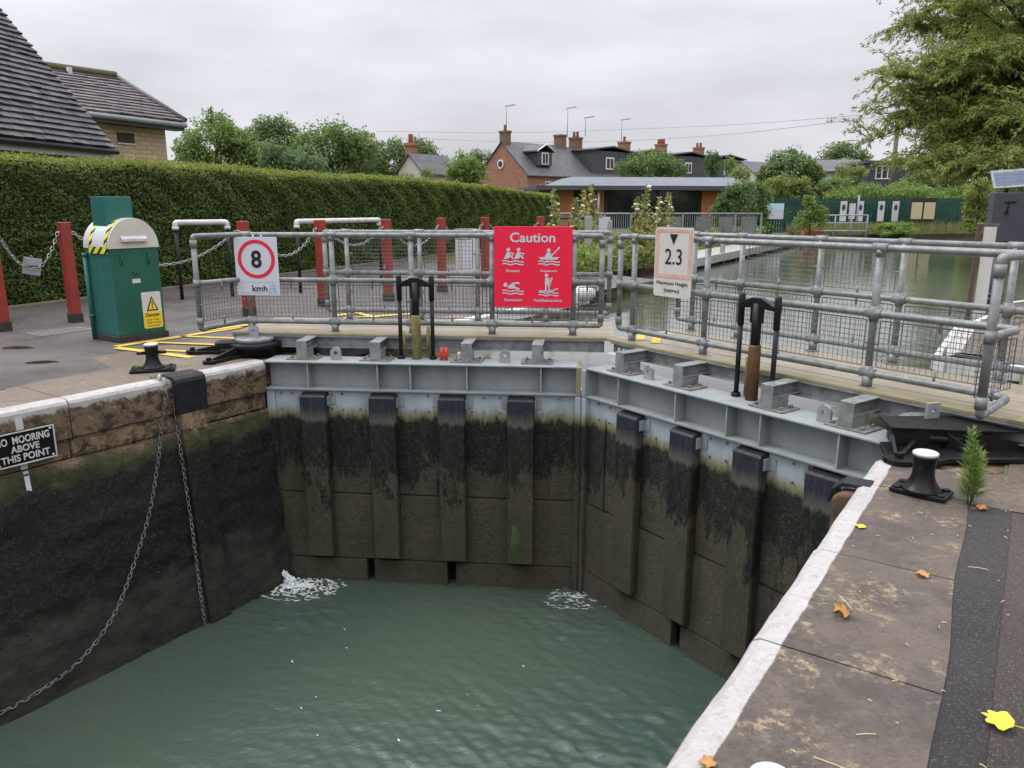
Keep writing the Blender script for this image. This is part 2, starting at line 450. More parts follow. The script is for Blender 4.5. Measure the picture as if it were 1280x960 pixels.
def mat_ground():
    n = NT('far_ground'); p = n.pos()
    n.set(n.mix(n.ramp(n.noise(p, .3, 6, .7), .35, .65), (.06, .075, .03), (.10, .09, .05)), .9, 0, .2)
    n.bump(n.noise(p, 4, 6), .5, .1)
    return n.m


M['ground'] = mat_ground()


# ------------------------------------------------------------------ mesh building
class MB:
    def __init__(s): s.v = []; s.f = []; s.mi = []; s.sm = []

    def add(s, vs, fs, mi=0, smooth=False):
        o = len(s.v); s.v += [tuple(p) for p in vs]
        for f in fs: s.f.append(tuple(i + o for i in f)); s.mi.append(mi); s.sm.append(smooth)
        return s

    def box(s, x0, x1, y0, y1, z0, z1, mi=0, mat=None):
        vs = [Vector(p) for p in ((x0, y0, z0), (x1, y0, z0), (x1, y1, z0), (x0, y1, z0), (x0, y0, z1), (x1, y0, z1), (x1, y1, z1), (x0, y1, z1))]
        if mat is not None: vs = [mat @ p for p in vs]
        return s.add(vs, [(0, 3, 2, 1), (4, 5, 6, 7), (0, 1, 5, 4), (1, 2, 6, 5), (2, 3, 7, 6), (3, 0, 4, 7)], mi)

    def hexa(s, b, t, mi=0):           # bottom loop b, top loop t (four points each, ccw from above)
        return s.add(list(b) + list(t), [(0, 3, 2, 1), (4, 5, 6, 7), (0, 1, 5, 4), (1, 2, 6, 5), (2, 3, 7, 6), (3, 0, 4, 7)], mi)

    def prism(s, poly, z0, z1, mi=0, fn=None):   # poly of (a,b); fn maps (a,b,c) to a place
        fn = fn or (lambda a, b, c: (a, b, c)); n = len(poly)
        vs = [fn(a, b, z0) for a, b in poly] + [fn(a, b, z1) for a, b in poly]
        fs = [tuple(range(n))[::-1], tuple(range(n, 2 * n))] + [(i, (i + 1) % n, n + (i + 1) % n, n + i) for i in range(n)]
        return s.add(vs, fs, mi)

    def path(s, pts, r, n=10, mi=0, closed=False, caps=True, smooth=True):
        pts = [Vector(p) for p in pts]; k = len(pts); rr = r if isinstance(r, (list, tuple)) else [r] * k
        vs = []; fs = []; up = None
        for i, p in enumerate(pts):
            a = pts[(i - 1) % k] if (closed or i > 0) else p
            b = pts[(i + 1) % k] if (closed or i < k - 1) else p
            d = (b - a).normalized()
            if up is None or abs(up.dot(d)) > .999:
                up = Vector((0, 0, 1)) if abs(d.z) < .9 else Vector((1, 0, 0))
            x = d.cross(up).normalized(); up = x.cross(d).normalized()
            for j in range(n):
                t = 2 * PI * j / n
                vs.append(p + (x * math.cos(t) + up * math.sin(t)) * rr[i])
        for i in range(k if closed else k - 1):
            for j in range(n):
                a, b = i * n + j, i * n + (j + 1) % n; c, d = ((i + 1) % k) * n + (j + 1) % n, ((i + 1) % k) * n + j
                fs.append((a, b, c, d))
        s.add(vs, fs, mi, smooth)
        if caps and not closed:
            o = len(s.v) - k * n
            s.f.append(tuple(range(o, o + n))[::-1]); s.mi.append(mi); s.sm.append(False)
            s.f.append(tuple(range(o + (k - 1) * n, o + k * n))); s.mi.append(mi); s.sm.append(False)
        return s

    def lathe(s, prof, c=(0, 0, 0), n=24, mi=0):
        vs = []; fs = []; k = len(prof)
        for r, z in prof:
            for j in range(n):
                t = 2 * PI * j / n; vs.append((c[0] + r * math.cos(t), c[1] + r * math.sin(t), c[2] + z))
        for i in range(k - 1):
            for j in range(n): fs.append((i * n + j, i * n + (j + 1) % n, (i + 1) * n + (j + 1) % n, (i + 1) * n + j))
        s.add(vs, fs, mi, True)
        o = len(s.v) - k * n
        s.f.append(tuple(range(o, o + n))[::-1]); s.mi.append(mi); s.sm.append(False)
        s.f.append(tuple(range(o + (k - 1) * n, o + k * n))); s.mi.append(mi); s.sm.append(False)
        return s

    def ball(s, c, r, mi=0, n=8, m=6, sq=(1, 1, 1)):
        vs = []; fs = []
        for i in range(m + 1):
            a = PI * i / m
            for j in range(n):
                t = 2 * PI * j / n
                vs.append((c[0] + r * sq[0] * math.sin(a) * math.cos(t), c[1] + r * sq[1] * math.sin(a) * math.sin(t), c[2] + r * sq[2] * math.cos(a)))
        for i in range(m):
            for j in range(n): fs.append((i * n + j, (i + 1) * n + j, (i + 1) * n + (j + 1) % n, i * n + (j + 1) % n))
        return s.add(vs, fs, mi, True)

    def build(s, name, mats, parent=None, origin=None, bevel=0., loc=None, rotz=None):
        me = bpy.data.meshes.new(name)
        vs = s.v
        if origin is not None: vs = [(x - origin[0], y - origin[1], z - origin[2]) for x, y, z in vs]
        me.from_pydata(vs, [], s.f)
        for m in (mats if isinstance(mats, (list, tuple)) else [mats]): me.materials.append(M[m] if isinstance(m, str) else m)
        me.polygons.foreach_set('material_index', s.mi); me.polygons.foreach_set('use_smooth', s.sm)
        me.update()
        o = bpy.data.objects.new(name, me); COL.objects.link(o)
        if parent is not None: o.parent = parent
        if origin is not None: o.location = origin
        if loc is not None: o.location = loc
        if rotz is not None: o.rotation_euler = (0, 0, rotz)
        if bevel:
            b = o.modifiers.new('bevel', 'BEVEL'); b.width = bevel; b.segments = 2; b.limit_method = 'ANGLE'; b.angle_limit = .6
        return o


def tag(o, label=None, cat=None, group=None, kind=None):
    if label: o['label'] = label
    if cat: o['category'] = cat
    if group: o['group'] = group
    if kind: o['kind'] = kind
    return o


def thing(name, label, cat, loc=(0, 0, 0), rotz=0., group=None):
    o = bpy.data.objects.new(name, None); COL.objects.link(o)
    o.location = loc; o.rotation_euler = (0, 0, rotz); o.empty_display_size = .1
    return tag(o, label, cat, group)


def copy_tree(o, parent=None):
    c = o.copy(); COL.objects.link(c)
    if parent is not None: c.parent = parent
    for ch in [x for x in bpy.data.objects if x.parent == o]: copy_tree(ch, c)
    return c


def text(body, name, mat, parent, x0, x1, z0, z1, y=-.002, bold=0., face=None, depth=.0015, keep=False):
    """lettering fitted to a box in the sign's own frame (x right, z up, face towards -y)"""
    cu = bpy.data.curves.new('lettering', 'FONT'); cu.body = body; cu.size = 1; cu.extrude = .004; cu.offset = bold
    cu.resolution_u = 3
    ob = bpy.data.objects.new('lettering', cu); COL.objects.link(ob)
    bpy.context.view_layer.update()
    me = bpy.data.meshes.new_from_object(ob.evaluated_get(bpy.context.evaluated_depsgraph_get()))
    bpy.data.objects.remove(ob)
    n = len(me.vertices); co = np.empty(n * 3); me.vertices.foreach_get('co', co); co = co.reshape(-1, 3)
    mn, mxx = co.min(0), co.max(0)
    sx = (x1 - x0) / (mxx[0] - mn[0]); sz = (z1 - z0) / (mxx[1] - mn[1])
    out = np.empty_like(co)
    out[:, 0] = x0 + (co[:, 0] - mn[0]) * sx; out[:, 2] = z0 + (co[:, 1] - mn[1]) * sz
    out[:, 1] = y - (co[:, 2] - mn[2]) / max(1e-6, mxx[2] - mn[2]) * depth
    if face: out = np.array([face(*p) for p in out])
    me.vertices.foreach_set('co', out.reshape(-1)); me.materials.clear(); me.materials.append(M[mat]); me.update()
    o = bpy.data.objects.new(name, me); COL.objects.link(o); o.parent = parent
    return o


def ribbon(mb, pts, w, y=-.002, th=.0015, mi=0):     # flat stroke in the x-z plane of a sign
    pts = [Vector((p[0], p[1])) for p in pts]
    L = []; R = []
    for i, p in enumerate(pts):
        a = pts[max(0, i - 1)]; b = pts[min(len(pts) - 1, i + 1)]; d = (b - a).normalized(); q = Vector((-d.y, d.x)) * (w / 2)
        L.append(p + q); R.append(p - q)
    poly = L + R[::-1]; n = len(pts)
    vs = [(p.x, y - th, p.y) for p in poly] + [(p.x, y, p.y) for p in poly]
    fs = []
    for i in range(n - 1):
        a, b, c, d = i, i + 1, 2 * n - 2 - i, 2 * n - 1 - i
        fs.append((a, d, c, b))
    mb.add(vs, fs, mi)


def flat(mb, poly, y=-.002, th=.0015, mi=0):
    mb.prism(poly, y, y - th, mi, lambda a, b, c: (a, c, b))


def disc(cx, cz, r, n=20, rz=None): return [(cx + r * math.cos(2 * PI * i / n), cz + (rz or r) * math.sin(2 * PI * i / n)) for i in range(n)]


def quads_obj(name, V, mats, mi=None, parent=None, extra=None, loc=None, tri=False):
    """many leaves at once: V is (n,4,3)"""
    n = len(V); me = bpy.data.meshes.new(name)
    ev, ef, emi = (extra.v, extra.f, extra.mi) if extra else ([], [], [])
    nv = n * 4
    allv = np.concatenate([V.reshape(-1, 3), np.array(ev).reshape(-1, 3)]) if ev else V.reshape(-1, 3)
    me.vertices.add(len(allv)); me.vertices.foreach_set('co', allv.reshape(-1).astype(np.float32))
    loops = list(range(nv)); starts = list(range(0, nv, 4)); mis = list(mi) if mi is not None else [0] * n
    for f, m in zip(ef, emi):
        starts.append(len(loops)); loops += [i + nv for i in f]; mis.append(m)
    me.loops.add(len(loops)); me.loops.foreach_set('vertex_index', loops)
    me.polygons.add(len(starts)); me.polygons.foreach_set('loop_start', starts)
    me.polygons.foreach_set('material_index', mis)
    for m in mats: me.materials.append(M[m])
    me.update(calc_edges=True); me.validate()
    o = bpy.data.objects.new(name, me); COL.objects.link(o)
    if parent is not None: o.parent = parent
    if loc is not None: o.location = loc
    return o


def leaf_quads(P, N, L, W, rg, curl=.15):
    """leaf cards at P facing roughly N, length L, width W"""
    n = len(P)
    N = N / (np.linalg.norm(N, axis=1, keepdims=True) + 1e-9)
    a = rg.normal(size=(n, 3)); t = a - (a * N).sum(1, keepdims=True) * N; t /= np.linalg.norm(t, axis=1, keepdims=True) + 1e-9
    b = np.cross(N, t)
    L = np.broadcast_to(np.asarray(L, float), (n,))[:, None]; W = np.broadcast_to(np.asarray(W, float), (n,))[:, None]
    bend = N * (L * curl)
    return np.stack([P - t * L / 2 - bend, P - b * W / 2, P + t * L / 2 - bend, P + b * W / 2], 1)


def crown(rg, lobes, n, leaf, ncl=9, csize=.33, flat_n=.6):
    """leaves gathered in clumps on the outside of some lobes [(centre, (rx,ry,rz))]"""
    vol = np.array([l[1][0] * l[1][1] + l[1][1] * l[1][2] + l[1][0] * l[1][2] for l in lobes]); vol = vol / vol.sum()
    PP = []; NN = []
    for (c, r), w in zip(lobes, vol):
        k = max(20, int(n * w)); c = np.array(c); r = np.array(r)
        m = ncl * 4
        u = rg.normal(size=(m, 3)); u /= np.linalg.norm(u, axis=1, keepdims=True)
        cc = u * (rg.uniform(.3, 1.0, size=(m, 1)))
        idx = rg.integers(0, m, k)
        q = rg.normal(size=(k, 3)); q /= np.linalg.norm(q, axis=1, keepdims=True)
        loose = rg.random(k) < .3
        rad = csize * rg.uniform(.55, 1.25, size=m)[idx][:, None]
        off = q * rad * rg.uniform(.45, 1., size=(k, 1)) ** .5
        off[:, 2] *= .75
        p = cc[idx] + off
        v_ = rg.normal(size=(k, 3)); v_ /= np.linalg.norm(v_, axis=1, keepdims=True)
        p[loose] = (v_ * rg.uniform(.45, 1.04, size=(k, 1)) * (1 + .10 * np.sin(v_[:, :1] * 7 + v_[:, 2:] * 5 + m)))[loose]
        PP.append(c + p * r); NN.append(q * .7 + u[idx] * .4 + np.array([0, 0, flat_n]) + rg.normal(size=(k, 3)) * .8)
    P = np.concatenate(PP); N = np.concatenate(NN)
    s = rg.uniform(.65, 1.35, len(P)) * leaf
    return leaf_quads(P, N, s, s * .62, rg)


def tree(name, label, cat, lobes, base, n, leaf, mats, seed, trunk_r=.2, group=None, ncl=9, csize=.33, split=None):
    rg = np.random.default_rng(seed)
    base = Vector(base)
    t = thing(name, label, cat, base, 0, group)
    lb = [((c[0] - base.x, c[1] - base.y, c[2] - base.z), r) for c, r in lobes]
    big = []
    if cat in ('tree', 'shrub'):       # the foliage reaches down behind what stands in front
        for c, r in list(lb):
            z = c[2] - r[2] * 1.0
            while z > .3 * r[2]:
                lb.append(((c[0] + rg.uniform(-.15, .15) * r[0], c[1], z), (r[0] * .92, r[1] * .92, r[2] * .8))); z -= r[2] * .9
    for c, r in lb:
        big.append((c, tuple(.86 * q for q in r)))
        for k in range(6):
            u = rg.normal(size=3); u /= np.linalg.norm(u); u[2] = abs(u[2]) * .9 - .15; f = rg.uniform(.28, .5)
            big.append((tuple(np.array(c) + u * np.array(r) * rg.uniform(.62, .85)), tuple(f * q * rg.uniform(.8, 1.2) for q in r)))
    V = crown(rg, big, int(n * 3), leaf * .5, int(ncl * 1.1), csize * 1.0)
    mi = None
    if len(mats) > 1: mi = (rg.random(len(V)) < (split or .3)).astype(int)
    quads_obj('crown', V, mats, mi, t)
    tr = MB(); top = Vector(lb[0][0]); lb = lb[:3]
    fork = Vector((top.x * .5, top.y * .5, max(.3, (top.z - lb[0][1][2]) * .75 + .2)))
    tr.path([(0, 0, -.1), fork * .5, fork], [trunk_r, trunk_r * .85, trunk_r * .7], 8)
    for c, r in lb:
        c = Vector(c)
        for k in range(3):
            e = c + Vector((rg.uniform(-.5, .5) * r[0], rg.uniform(-.5, .5) * r[1], rg.uniform(-.2, .6) * r[2]))
            mid = fork.lerp(e, .5) + Vector((0, 0, .1 * r[2]))
            tr.path([fork, mid, e], [trunk_r * .55, trunk_r * .3, trunk_r * .08], 6)
    tr.build('trunk', 'bark', t)
    return t


# ------------------------------------------------------------------ setting: ground, water
def poly_sheet(name, outer, holes, z, mat, kind='structure', label=None):
    polys = [[Vector((p[0], p[1], 0)) for p in outer]] + [[Vector((p[0], p[1], 0)) for p in h] for h in holes]
    tri = tessellate_polygon(polys)
    flatp = [p for q in polys for p in q]
    mb = MB(); fs = []
    for a, b, c in tri:
        A, B, Cc = flatp[a], flatp[b], flatp[c]
        if (B - A).cross(Cc - A).z < 0: b, c = c, b
        fs.append((a, b, c))
    mb.add([(p.x, p.y, z) for p in flatp], fs)
    return tag(mb.build(name, mat), label, None, None, kind)


def lk2(u, v): p = LK(u, v); return (p.x, p.y)


# outline of the river above the gates (upper level) and the chamber below
river = [lk2(2.9, .0), lk2(3.1, -.6), lk2(6.45, -.6), lk2(6.5, -.02), lk2(6.62, .1), lk2(9.0, .12), lk2(9.5, -.02), lk2(10.2, -.12), lk2(12, -.28), lk2(14, -1.2), lk2(17, -7), lk2(24, -14),
         (40, 42), (31.9, 48.7), (25.6, 42.4), (19, 40.3), (15.3, 39.4), (13.6, 35.9), (4.75, 20.5), (2.1, 18.9), (.6, 14.4), lk2(9.5, 5.35), lk2(2.9, 5.25)]
chamber = [lk2(-9, 0), lk2(2.9, 0), lk2(2.9, LW), lk2(-9, LW)]
hole = [lk2(-9, 0)] + river + [lk2(-9, LW)]
poly_sheet('ground', [(-900, -900), (900, -900), (900, 1500), (-900, 1500)], [hole], -.012, 'ground')
# hard standing on both sides
poly_sheet('tarmac_left', [lk2(-8, 5.88), lk2(1.0, 6.02), lk2(1.9, 6.12), lk2(2.05, 6.75), lk2(4.4, 6.85), lk2(4.6, 5.6), lk2(12.5, 5.55), lk2(14, 9), lk2(13, 15), lk2(-8, 13)], [], -.006, 'tarmacL')
poly_sheet('paving_left', [lk2(1.0, 6.02), lk2(1.0, 5.7), lk2(4.6, 5.6), lk2(4.4, 6.85), lk2(2.05, 6.75), lk2(1.9, 6.12)], [], -.004, 'paving')
poly_sheet('tarmac_right_strip', [lk2(-4, -.44), lk2(2.5, -.44), lk2(2.52, -.66), lk2(-4, -.69)], [], -.004, 'tarmacR')
poly_sheet('tarmac_right', [lk2(-4, -.69), lk2(2.52, -.66), lk2(2.6, -2.5), lk2(3.2, -8), lk2(-4, -8)], [], -.008, 'tarmacO')
poly_sheet('paving_right', [lk2(2.52, -.475), lk2(2.6, -.05), lk2(2.9, -.05), lk2(3.1, -.62), lk2(6.5, -.62), lk2(6.75, -.0), lk2(9.0, .0), lk2(11.5, -.5), lk2(13, -4), lk2(3.3, -7.5), lk2(2.6, -2.5)], [], -.006, 'paving')

# chamber water with real ripples
def wave_sheet(name, us, vs, z, mat, amp, comps, seed, mask=None):
    rg = np.random.default_rng(seed)
    U, Vv = np.meshgrid(us, vs, indexing='ij')
    X = A0.x + DU.x * U + DV.x * Vv; Y = A0.y + DU.y * U + DV.y * Vv
    Z = np.zeros_like(X)
    for lam, a, n in comps:
        for k in range(n):
            th = rg.normal(math.radians(80), .6); kk = 2 * PI / (lam * rg.uniform(.75, 1.3)); ph = rg.uniform(0, 6.28)
            q = np.sin(kk * (X * math.cos(th) + Y * math.sin(th)) + ph + .8 * np.sin(.9 * X + 1.3 * Y + k))
            Z += a / math.sqrt(n) * (q + .25 * q * q)
    if mask is not None: Z *= mask(X, Y)
    V = np.stack([X, Y, z + Z * amp], -1).reshape(-1, 3)
    ni, nj = U.shape
    idx = np.arange(ni * nj).reshape(ni, nj)
    q = np.stack([idx[:-1, :-1], idx[1:, :-1], idx[1:, 1:], idx[:-1, 1:]], -1).reshape(-1, 4)
    me = bpy.data.meshes.new(name); me.vertices.add(len(V)); me.vertices.foreach_set('co', V.reshape(-1).astype(np.float32))
    me.loops.add(q.size); me.loops.foreach_set('vertex_index', q.reshape(-1)); me.polygons.add(len(q))
    me.polygons.foreach_set('loop_start', np.arange(0, q.size, 4)); me.polygons.foreach_set('use_smooth', np.ones(len(q), bool))
    me.materials.append(M[mat]); me.update(calc_edges=True)
    o = bpy.data.objects.new(name, me); COL.objects.link(o); o['kind'] = 'structure'
    return o


def ripple_mask(X, Y):
    d1 = np.hypot((X - .35) / 1.5, (Y - 4.0) / 1.0)
    d2 = np.hypot(X - .5, Y - 6.3)
    d3 = np.hypot(X + 2.0, Y - 6.4)
    return .24 + 1.25 * np.exp(-d1 ** 2) + 1.1 * np.exp(-(d2 / .5) ** 2) + 1.3 * np.exp(-(d3 / .4) ** 2)


wave_sheet('lock_water', np.arange(-4.5, 4.6, .018), np.arange(-.1, 5.35, .018), LOW_Z, 'lowwater', 1.0,
           [(.45, .006, 6), (.19, .0062, 9), (.095, .0042, 14)], 5, ripple_mask)
RV = [tuple(leaf_pt(1, -.3, .26).xy), tuple(leaf_pt(1, 2.86, .26).xy), tuple(leaf_pt(-1, 2.79, .26).xy), tuple(leaf_pt(-1, -.3, .26).xy)]
poly_sheet('river_water', RV + [lk2(3.3, -.75), lk2(6.4, -.75), lk2(6.8, 0), lk2(9, -.1), lk2(14, -2), lk2(24, -20), (60, 46), (32, 52), (12, 40), (-3, 20), lk2(9, 5.9), lk2(3.5, 5.6)], [], UP_Z, 'upwater')
# beds
mb = MB()
for z, a in ((-3.3, 0), (-3.2, 1)): pass
b = MB(); b.add([LK(-9, -.3, -3.2), LK(3.2, -.3, -3.2), LK(3.2, 5.6, -3.2), LK(-9, 5.6, -3.2)], [(0, 1, 2, 3)]); tag(b.build('lock_bed', 'soil'), kind='structure')


# ------------------------------------------------------------------ lock walls
def coping_stones(parent, left, joints, w, mat, z0, ov=.02):
    for a, c in zip(joints[:-1], joints[1:]):
        mb = MB(); n = max(3, int((c - a) / .07))
        prof = []
        rg = random.Random(int(a * 100) + left)
        for i in range(n + 1):
            u = a + .004 + (c - a - .008) * i / n
            wob = rg.uniform(-.0025, .0025) + .002 * math.sin(u * 9.1 + a)
            dz = rg.uniform(-.004, .002)
            if left: e, bk = LW - ov + wob, LW + w
            else: e, bk = ov + wob, -(w + .058 - .036 * max(-.5, u)) + .008 * math.sin(u * 5)
            sgn = 1 if left else -1
            prof.append([LK(u, e, z0), LK(u, e - .0 * sgn, -.035), LK(u, e + .012 * sgn, -.012 + dz), LK(u, e + .035 * sgn, dz * .5), LK(u, bk, 0), LK(u, bk, z0)])
        k = 6
        vs = [p for q in prof for p in q]; fs = []
        for i in range(n):
            for j in range(k):
                q = (i * k + j, i * k + (j + 1) % k, (i + 1) * k + (j + 1) % k, (i + 1) * k + j)
                fs.append(q if not left else q[::-1])
        fs += [tuple(range(k)), tuple(range(n * k, n * k + k))[::-1]]
        mb.add(vs, fs); mb.build('coping_stone', mat, parent, bevel=0)


wl = thing('lock_wall', 'left lock wall of brown stone with black weed and white painted coping edge', 'lock wall', (0, 0, 0))
mb = MB()
# face in courses with open joints, leaning slightly into the chamber
def face_v(z): return LW + .01 - .19 * max(0, (-z - .45)) / 1.8
rg = random.Random(3)
courses = [(-.30, -.292), (-.50, -.308)]
zs = [-.29]
u0 = -9
def block(mb, ua, ub, za, zb, dv):
    va, vb = face_v(za) + dv, face_v(zb) + dv
    mb.hexa([LK(ua, vb, zb), LK(ua, vb + .5, zb), LK(ub, vb + .5, zb), LK(ub, vb, zb)], [LK(ua, va, za), LK(ua, va + .5, za), LK(ub, va + .5, za), LK(ub, va, za)])
for (za, zb) in ((-.298, -.455),):
    u = -9.
    while u < 2.86:
        w = rg.uniform(.7, 1.3)
        ub = min(u + w, 2.88)
        block(mb, u, ub - .006, za, zb, rg.uniform(-.006, .006))
        u += w
mb.build('upper_course', 'lockwall', wl, bevel=.006)
# the weeded face below: one rough surface
rgw = np.random.default_rng(14); nu, nz_ = 400, 80
uu = np.linspace(-9, 2.885, nu); zz_ = np.linspace(-.46, -2.7, nz_)
rough = np.zeros((nu, nz_))
for sc_, am in ((1, .008), (2, .010), (5, .008), (11, .005)):
    ku = max(3, int(nu * sc_ / 40)); kz = max(3, int(nz_ * sc_ / 20)); gr_ = rgw.normal(size=(ku + 1, kz + 1))
    iu = np.linspace(0, ku - 1e-3, nu); iz = np.linspace(0, kz - 1e-3, nz_); a_, b_ = iu.astype(int), iz.astype(int); fu = (iu - a_)[:, None]; fz = (iz - b_)[None, :]
    fu = fu * fu * (3 - 2 * fu); fz = fz * fz * (3 - 2 * fz)
    rough += am * ((gr_[a_][:, b_] * (1 - fu) + gr_[a_ + 1][:, b_] * fu) * (1 - fz) + (gr_[a_][:, b_ + 1] * (1 - fu) + gr_[a_ + 1][:, b_ + 1] * fu) * fz)
mb = MB(); vs = [LK(uu[i], face_v(zz_[j]) + rough[i, j] * .7 - .012 * (j > 0), zz_[j]) for i in range(nu) for j in range(nz_)]
mb.add(vs, [(i * nz_ + j, i * nz_ + j + 1, (i + 1) * nz_ + j + 1, (i + 1) * nz_ + j) for i in range(nu - 1) for j in range(nz_ - 1)], 0, True)
mb.build('wall_face', 'lockwall', wl)
mb = MB(); mb.hexa([LK(-9, 5.33, -2.9), LK(-9, 5.6, -2.9), LK(2.86, 5.6, -2.9), LK(2.86, 5.33, -2.9)], [LK(-9, 5.33, -.01), LK(-9, 5.6, -.01), LK(2.86, 5.6, -.01), LK(2.86, 5.33, -.01)])
mb.build('joint_backing', 'duct', wl)
coping_stones(wl, True, [-9, -6.5, -4.2, -2.3, -.55, 1.09, 2.88], .72, 'copeL', -.292)
# white painted stripe below the coping and on it, behind the mooring sign
mb = MB()
for (a, c, za, zb) in ((.715, .765, -.10, -.285), (.72, .77, -.302, -.45), (.73, .765, -.465, -.60)):
    mb.add([LK(a, LW - .028, za), LK(a, LW - .03 - .0, zb), LK(c, LW - .03, zb), LK(c, LW - .028, za)], [(0, 1, 2, 3), (3, 2, 1, 0)])
    n_ = len(mb.v)
mb2 = MB()
for (a, c, za, zb) in ((.712, .768, -.05, -.288), (.72, .765, -.30, -.45), (.728, .762, -.466, -.62)):
    dv = -.024 if za > -.2 else -.004
    va, vb = face_v(za) + dv, face_v(zb) + dv
    mb2.hexa([LK(a, vb - .006, zb), LK(a, vb + .02, zb), LK(c, vb + .02, zb), LK(c, vb - .006, zb)], [LK(a, va - .006, za), LK(a, va + .02, za), LK(c, va + .02, za), LK(c, va - .006, za)])
mb2.build('painted_stripe', 'white', wl)
# upstream continuation of the left wall (quay edge with white coping)
wu = thing('quay_wall', 'long stone quay edge with white painted coping upstream of the left gate', 'quay wall', LK(6, LW, 0))
def quay(parent, pts, inward, mat_top, z0=-.9, w=.45, pw=.14):
    base = parent.location
    m1, m2, m3 = MB(), MB(), MB()
    for (a, c) in zip(pts[:-1], pts[1:]):
        a, c = Vector(a), Vector(c); d = (c - a).normalized(); nrm = Vector((-d.y, d.x)) * inward
        def q(p, o, z): r = p + nrm * o; return Vector((r.x, r.y, z)) - base
        m1.hexa([q(a, 0, z0), q(a, w, z0), q(c, w, z0), q(c, 0, z0)], [q(a, 0, -.13), q(a, w, -.13), q(c, w, -.13), q(c, 0, -.13)])
        m2.hexa([q(a, -.03, -.128), q(a, pw, -.128), q(c, pw, -.128), q(c, -.03, -.128)], [q(a, -.02, .012), q(a, pw, .012), q(c, pw, .012), q(c, -.02, .012)])
        m3.hexa([q(a, pw + .002, -.128), q(a, w, -.128), q(c, w, -.128), q(c, pw + .002, -.128)], [q(a, pw + .002, .008), q(a, w, .008), q(c, w, .008), q(c, pw + .002, .008)])
    m1.build('wall_face', 'lockwall', parent); m2.build('painted_edge', 'white', parent, bevel=.01); m3.build('coping_stone', mat_top, parent, bevel=.01)
quay(wu, [lk2(3.6, 5.22), lk2(6.4, 5.25), lk2(9.3, 5.35), lk2(9.65, 5.6), lk2(9.75, 6.2)], 1, 'copeL')
wr2 = thing('quay_wall', 'stone quay edge with white painted curved coping upstream of the right gate', 'quay wall', LK(7, .1, 0))
quay(wr2, [lk2(6.45, -1.2), lk2(6.5, -.02), lk2(6.62, .1), lk2(8.9, .12), lk2(9.5, -.03), lk2(10.2, -.14), lk2(12, -.3), lk2(13.5, -1.)], -1, 'copeR', pw=.05)

wr = thing('lock_wall', 'right lock wall with wide wet coping stones and rough white painted edge', 'lock wall', (0, 0, 0))
mb = MB()
for (za, zb) in ((-.298, -.60), (-.605, -1.0), (-1.005, -1.5), (-1.505, -2.9)):
    u = -9.
    while u < 2.9:
        w = rg.uniform(.8, 1.4); ub = min(u + w, 2.95)
        mb.hexa([LK(u, -.01, zb), LK(ub - .006, -.01, zb), LK(ub - .006, -.5, zb), LK(u, -.5, zb)][::-1], [LK(u, -.01, za), LK(ub - .006, -.01, za), LK(ub - .006, -.5, za), LK(u, -.5, za)][::-1])
        u += w
mb.build('wall_face', 'lockwall', wr, bevel=.006)
coping_stones(wr, False, [-8, -5, -2.6, -.75, .74, 1.57, 2.53], .51, 'copeR', -.292)
coping_stones(wr, False, [2.53, 2.98], .5, 'copeR', -.292)

# gate recess: quoins where each leaf hangs, closing the chamber at the hinge side
for side, lab in ((1, 'stone hinge pier at the left end of the gates'), (-1, 'stone hinge pier at the right end of the gates')):
    mb = MB()
    if side > 0: mb.hexa([LK(2.885, 5.28, -2.9), LK(2.885, 6.3, -2.9), LK(3.7, 6.3, -2.9), LK(3.7, 5.28, -2.9)], [LK(2.885, 5.32, -.02), LK(2.885, 6.3, -.02), LK(3.7, 6.3, -.02), LK(3.7, 5.32, -.02)])
    else: mb.hexa([LK(2.985, -.03, -2.9), LK(3.7, -.03, -2.9), LK(3.7, -1, -2.9), LK(2.985, -1, -2.9)][::-1], [LK(2.985, -.03, -.02), LK(3.7, -.03, -.02), LK(3.7, -1, -.02), LK(2.985, -1, -.02)][::-1])
    tag(mb.build('hinge_pier', 'lockwall'), lab, 'pier')

# rubbing post on the left wall with a rubber cap folded over the coping
rp = thing('rubbing_post', 'dark rubbing post with black rubber cap folded over the left coping', 'rubbing post', LK(2.06, LW, 0))
def LKl(u, v, z): return LK(u, v, z) - rp.location
mb = MB(); mb.hexa([LKl(1.95, 5.0, -2.6), LKl(1.95, 5.25, -2.6), LKl(2.16, 5.25, -2.6), LKl(2.16, 5.0, -2.6)], [LKl(1.94, 5.17, -.20), LKl(1.94, 5.3, -.20), LKl(2.17, 5.3, -.20), LKl(2.17, 5.17, -.20)])
mb.build('timber', 'lockwall', rp, bevel=.01)
mb = MB()
prof = [(5.160, -.30), (5.155, -.03), (5.165, .0), (5.20, .022), (5.34, .026), (5.40, .018), (5.40, .001), (5.34, .001), (5.21, .0), (5.21, -.30)]
vs = [LKl(1.915, v, z) for v, z in prof] + [LKl(2.20, v, z) for v, z in prof]; k = len(prof)
mb.add(vs, [tuple(range(k)), tuple(range(k, 2 * k))[::-1]] + [(i, k + i, k + (i + 1) % k, (i + 1) % k) for i in range(k)])
mb.build('rubber_cap', 'rubber', rp, bevel=.006)
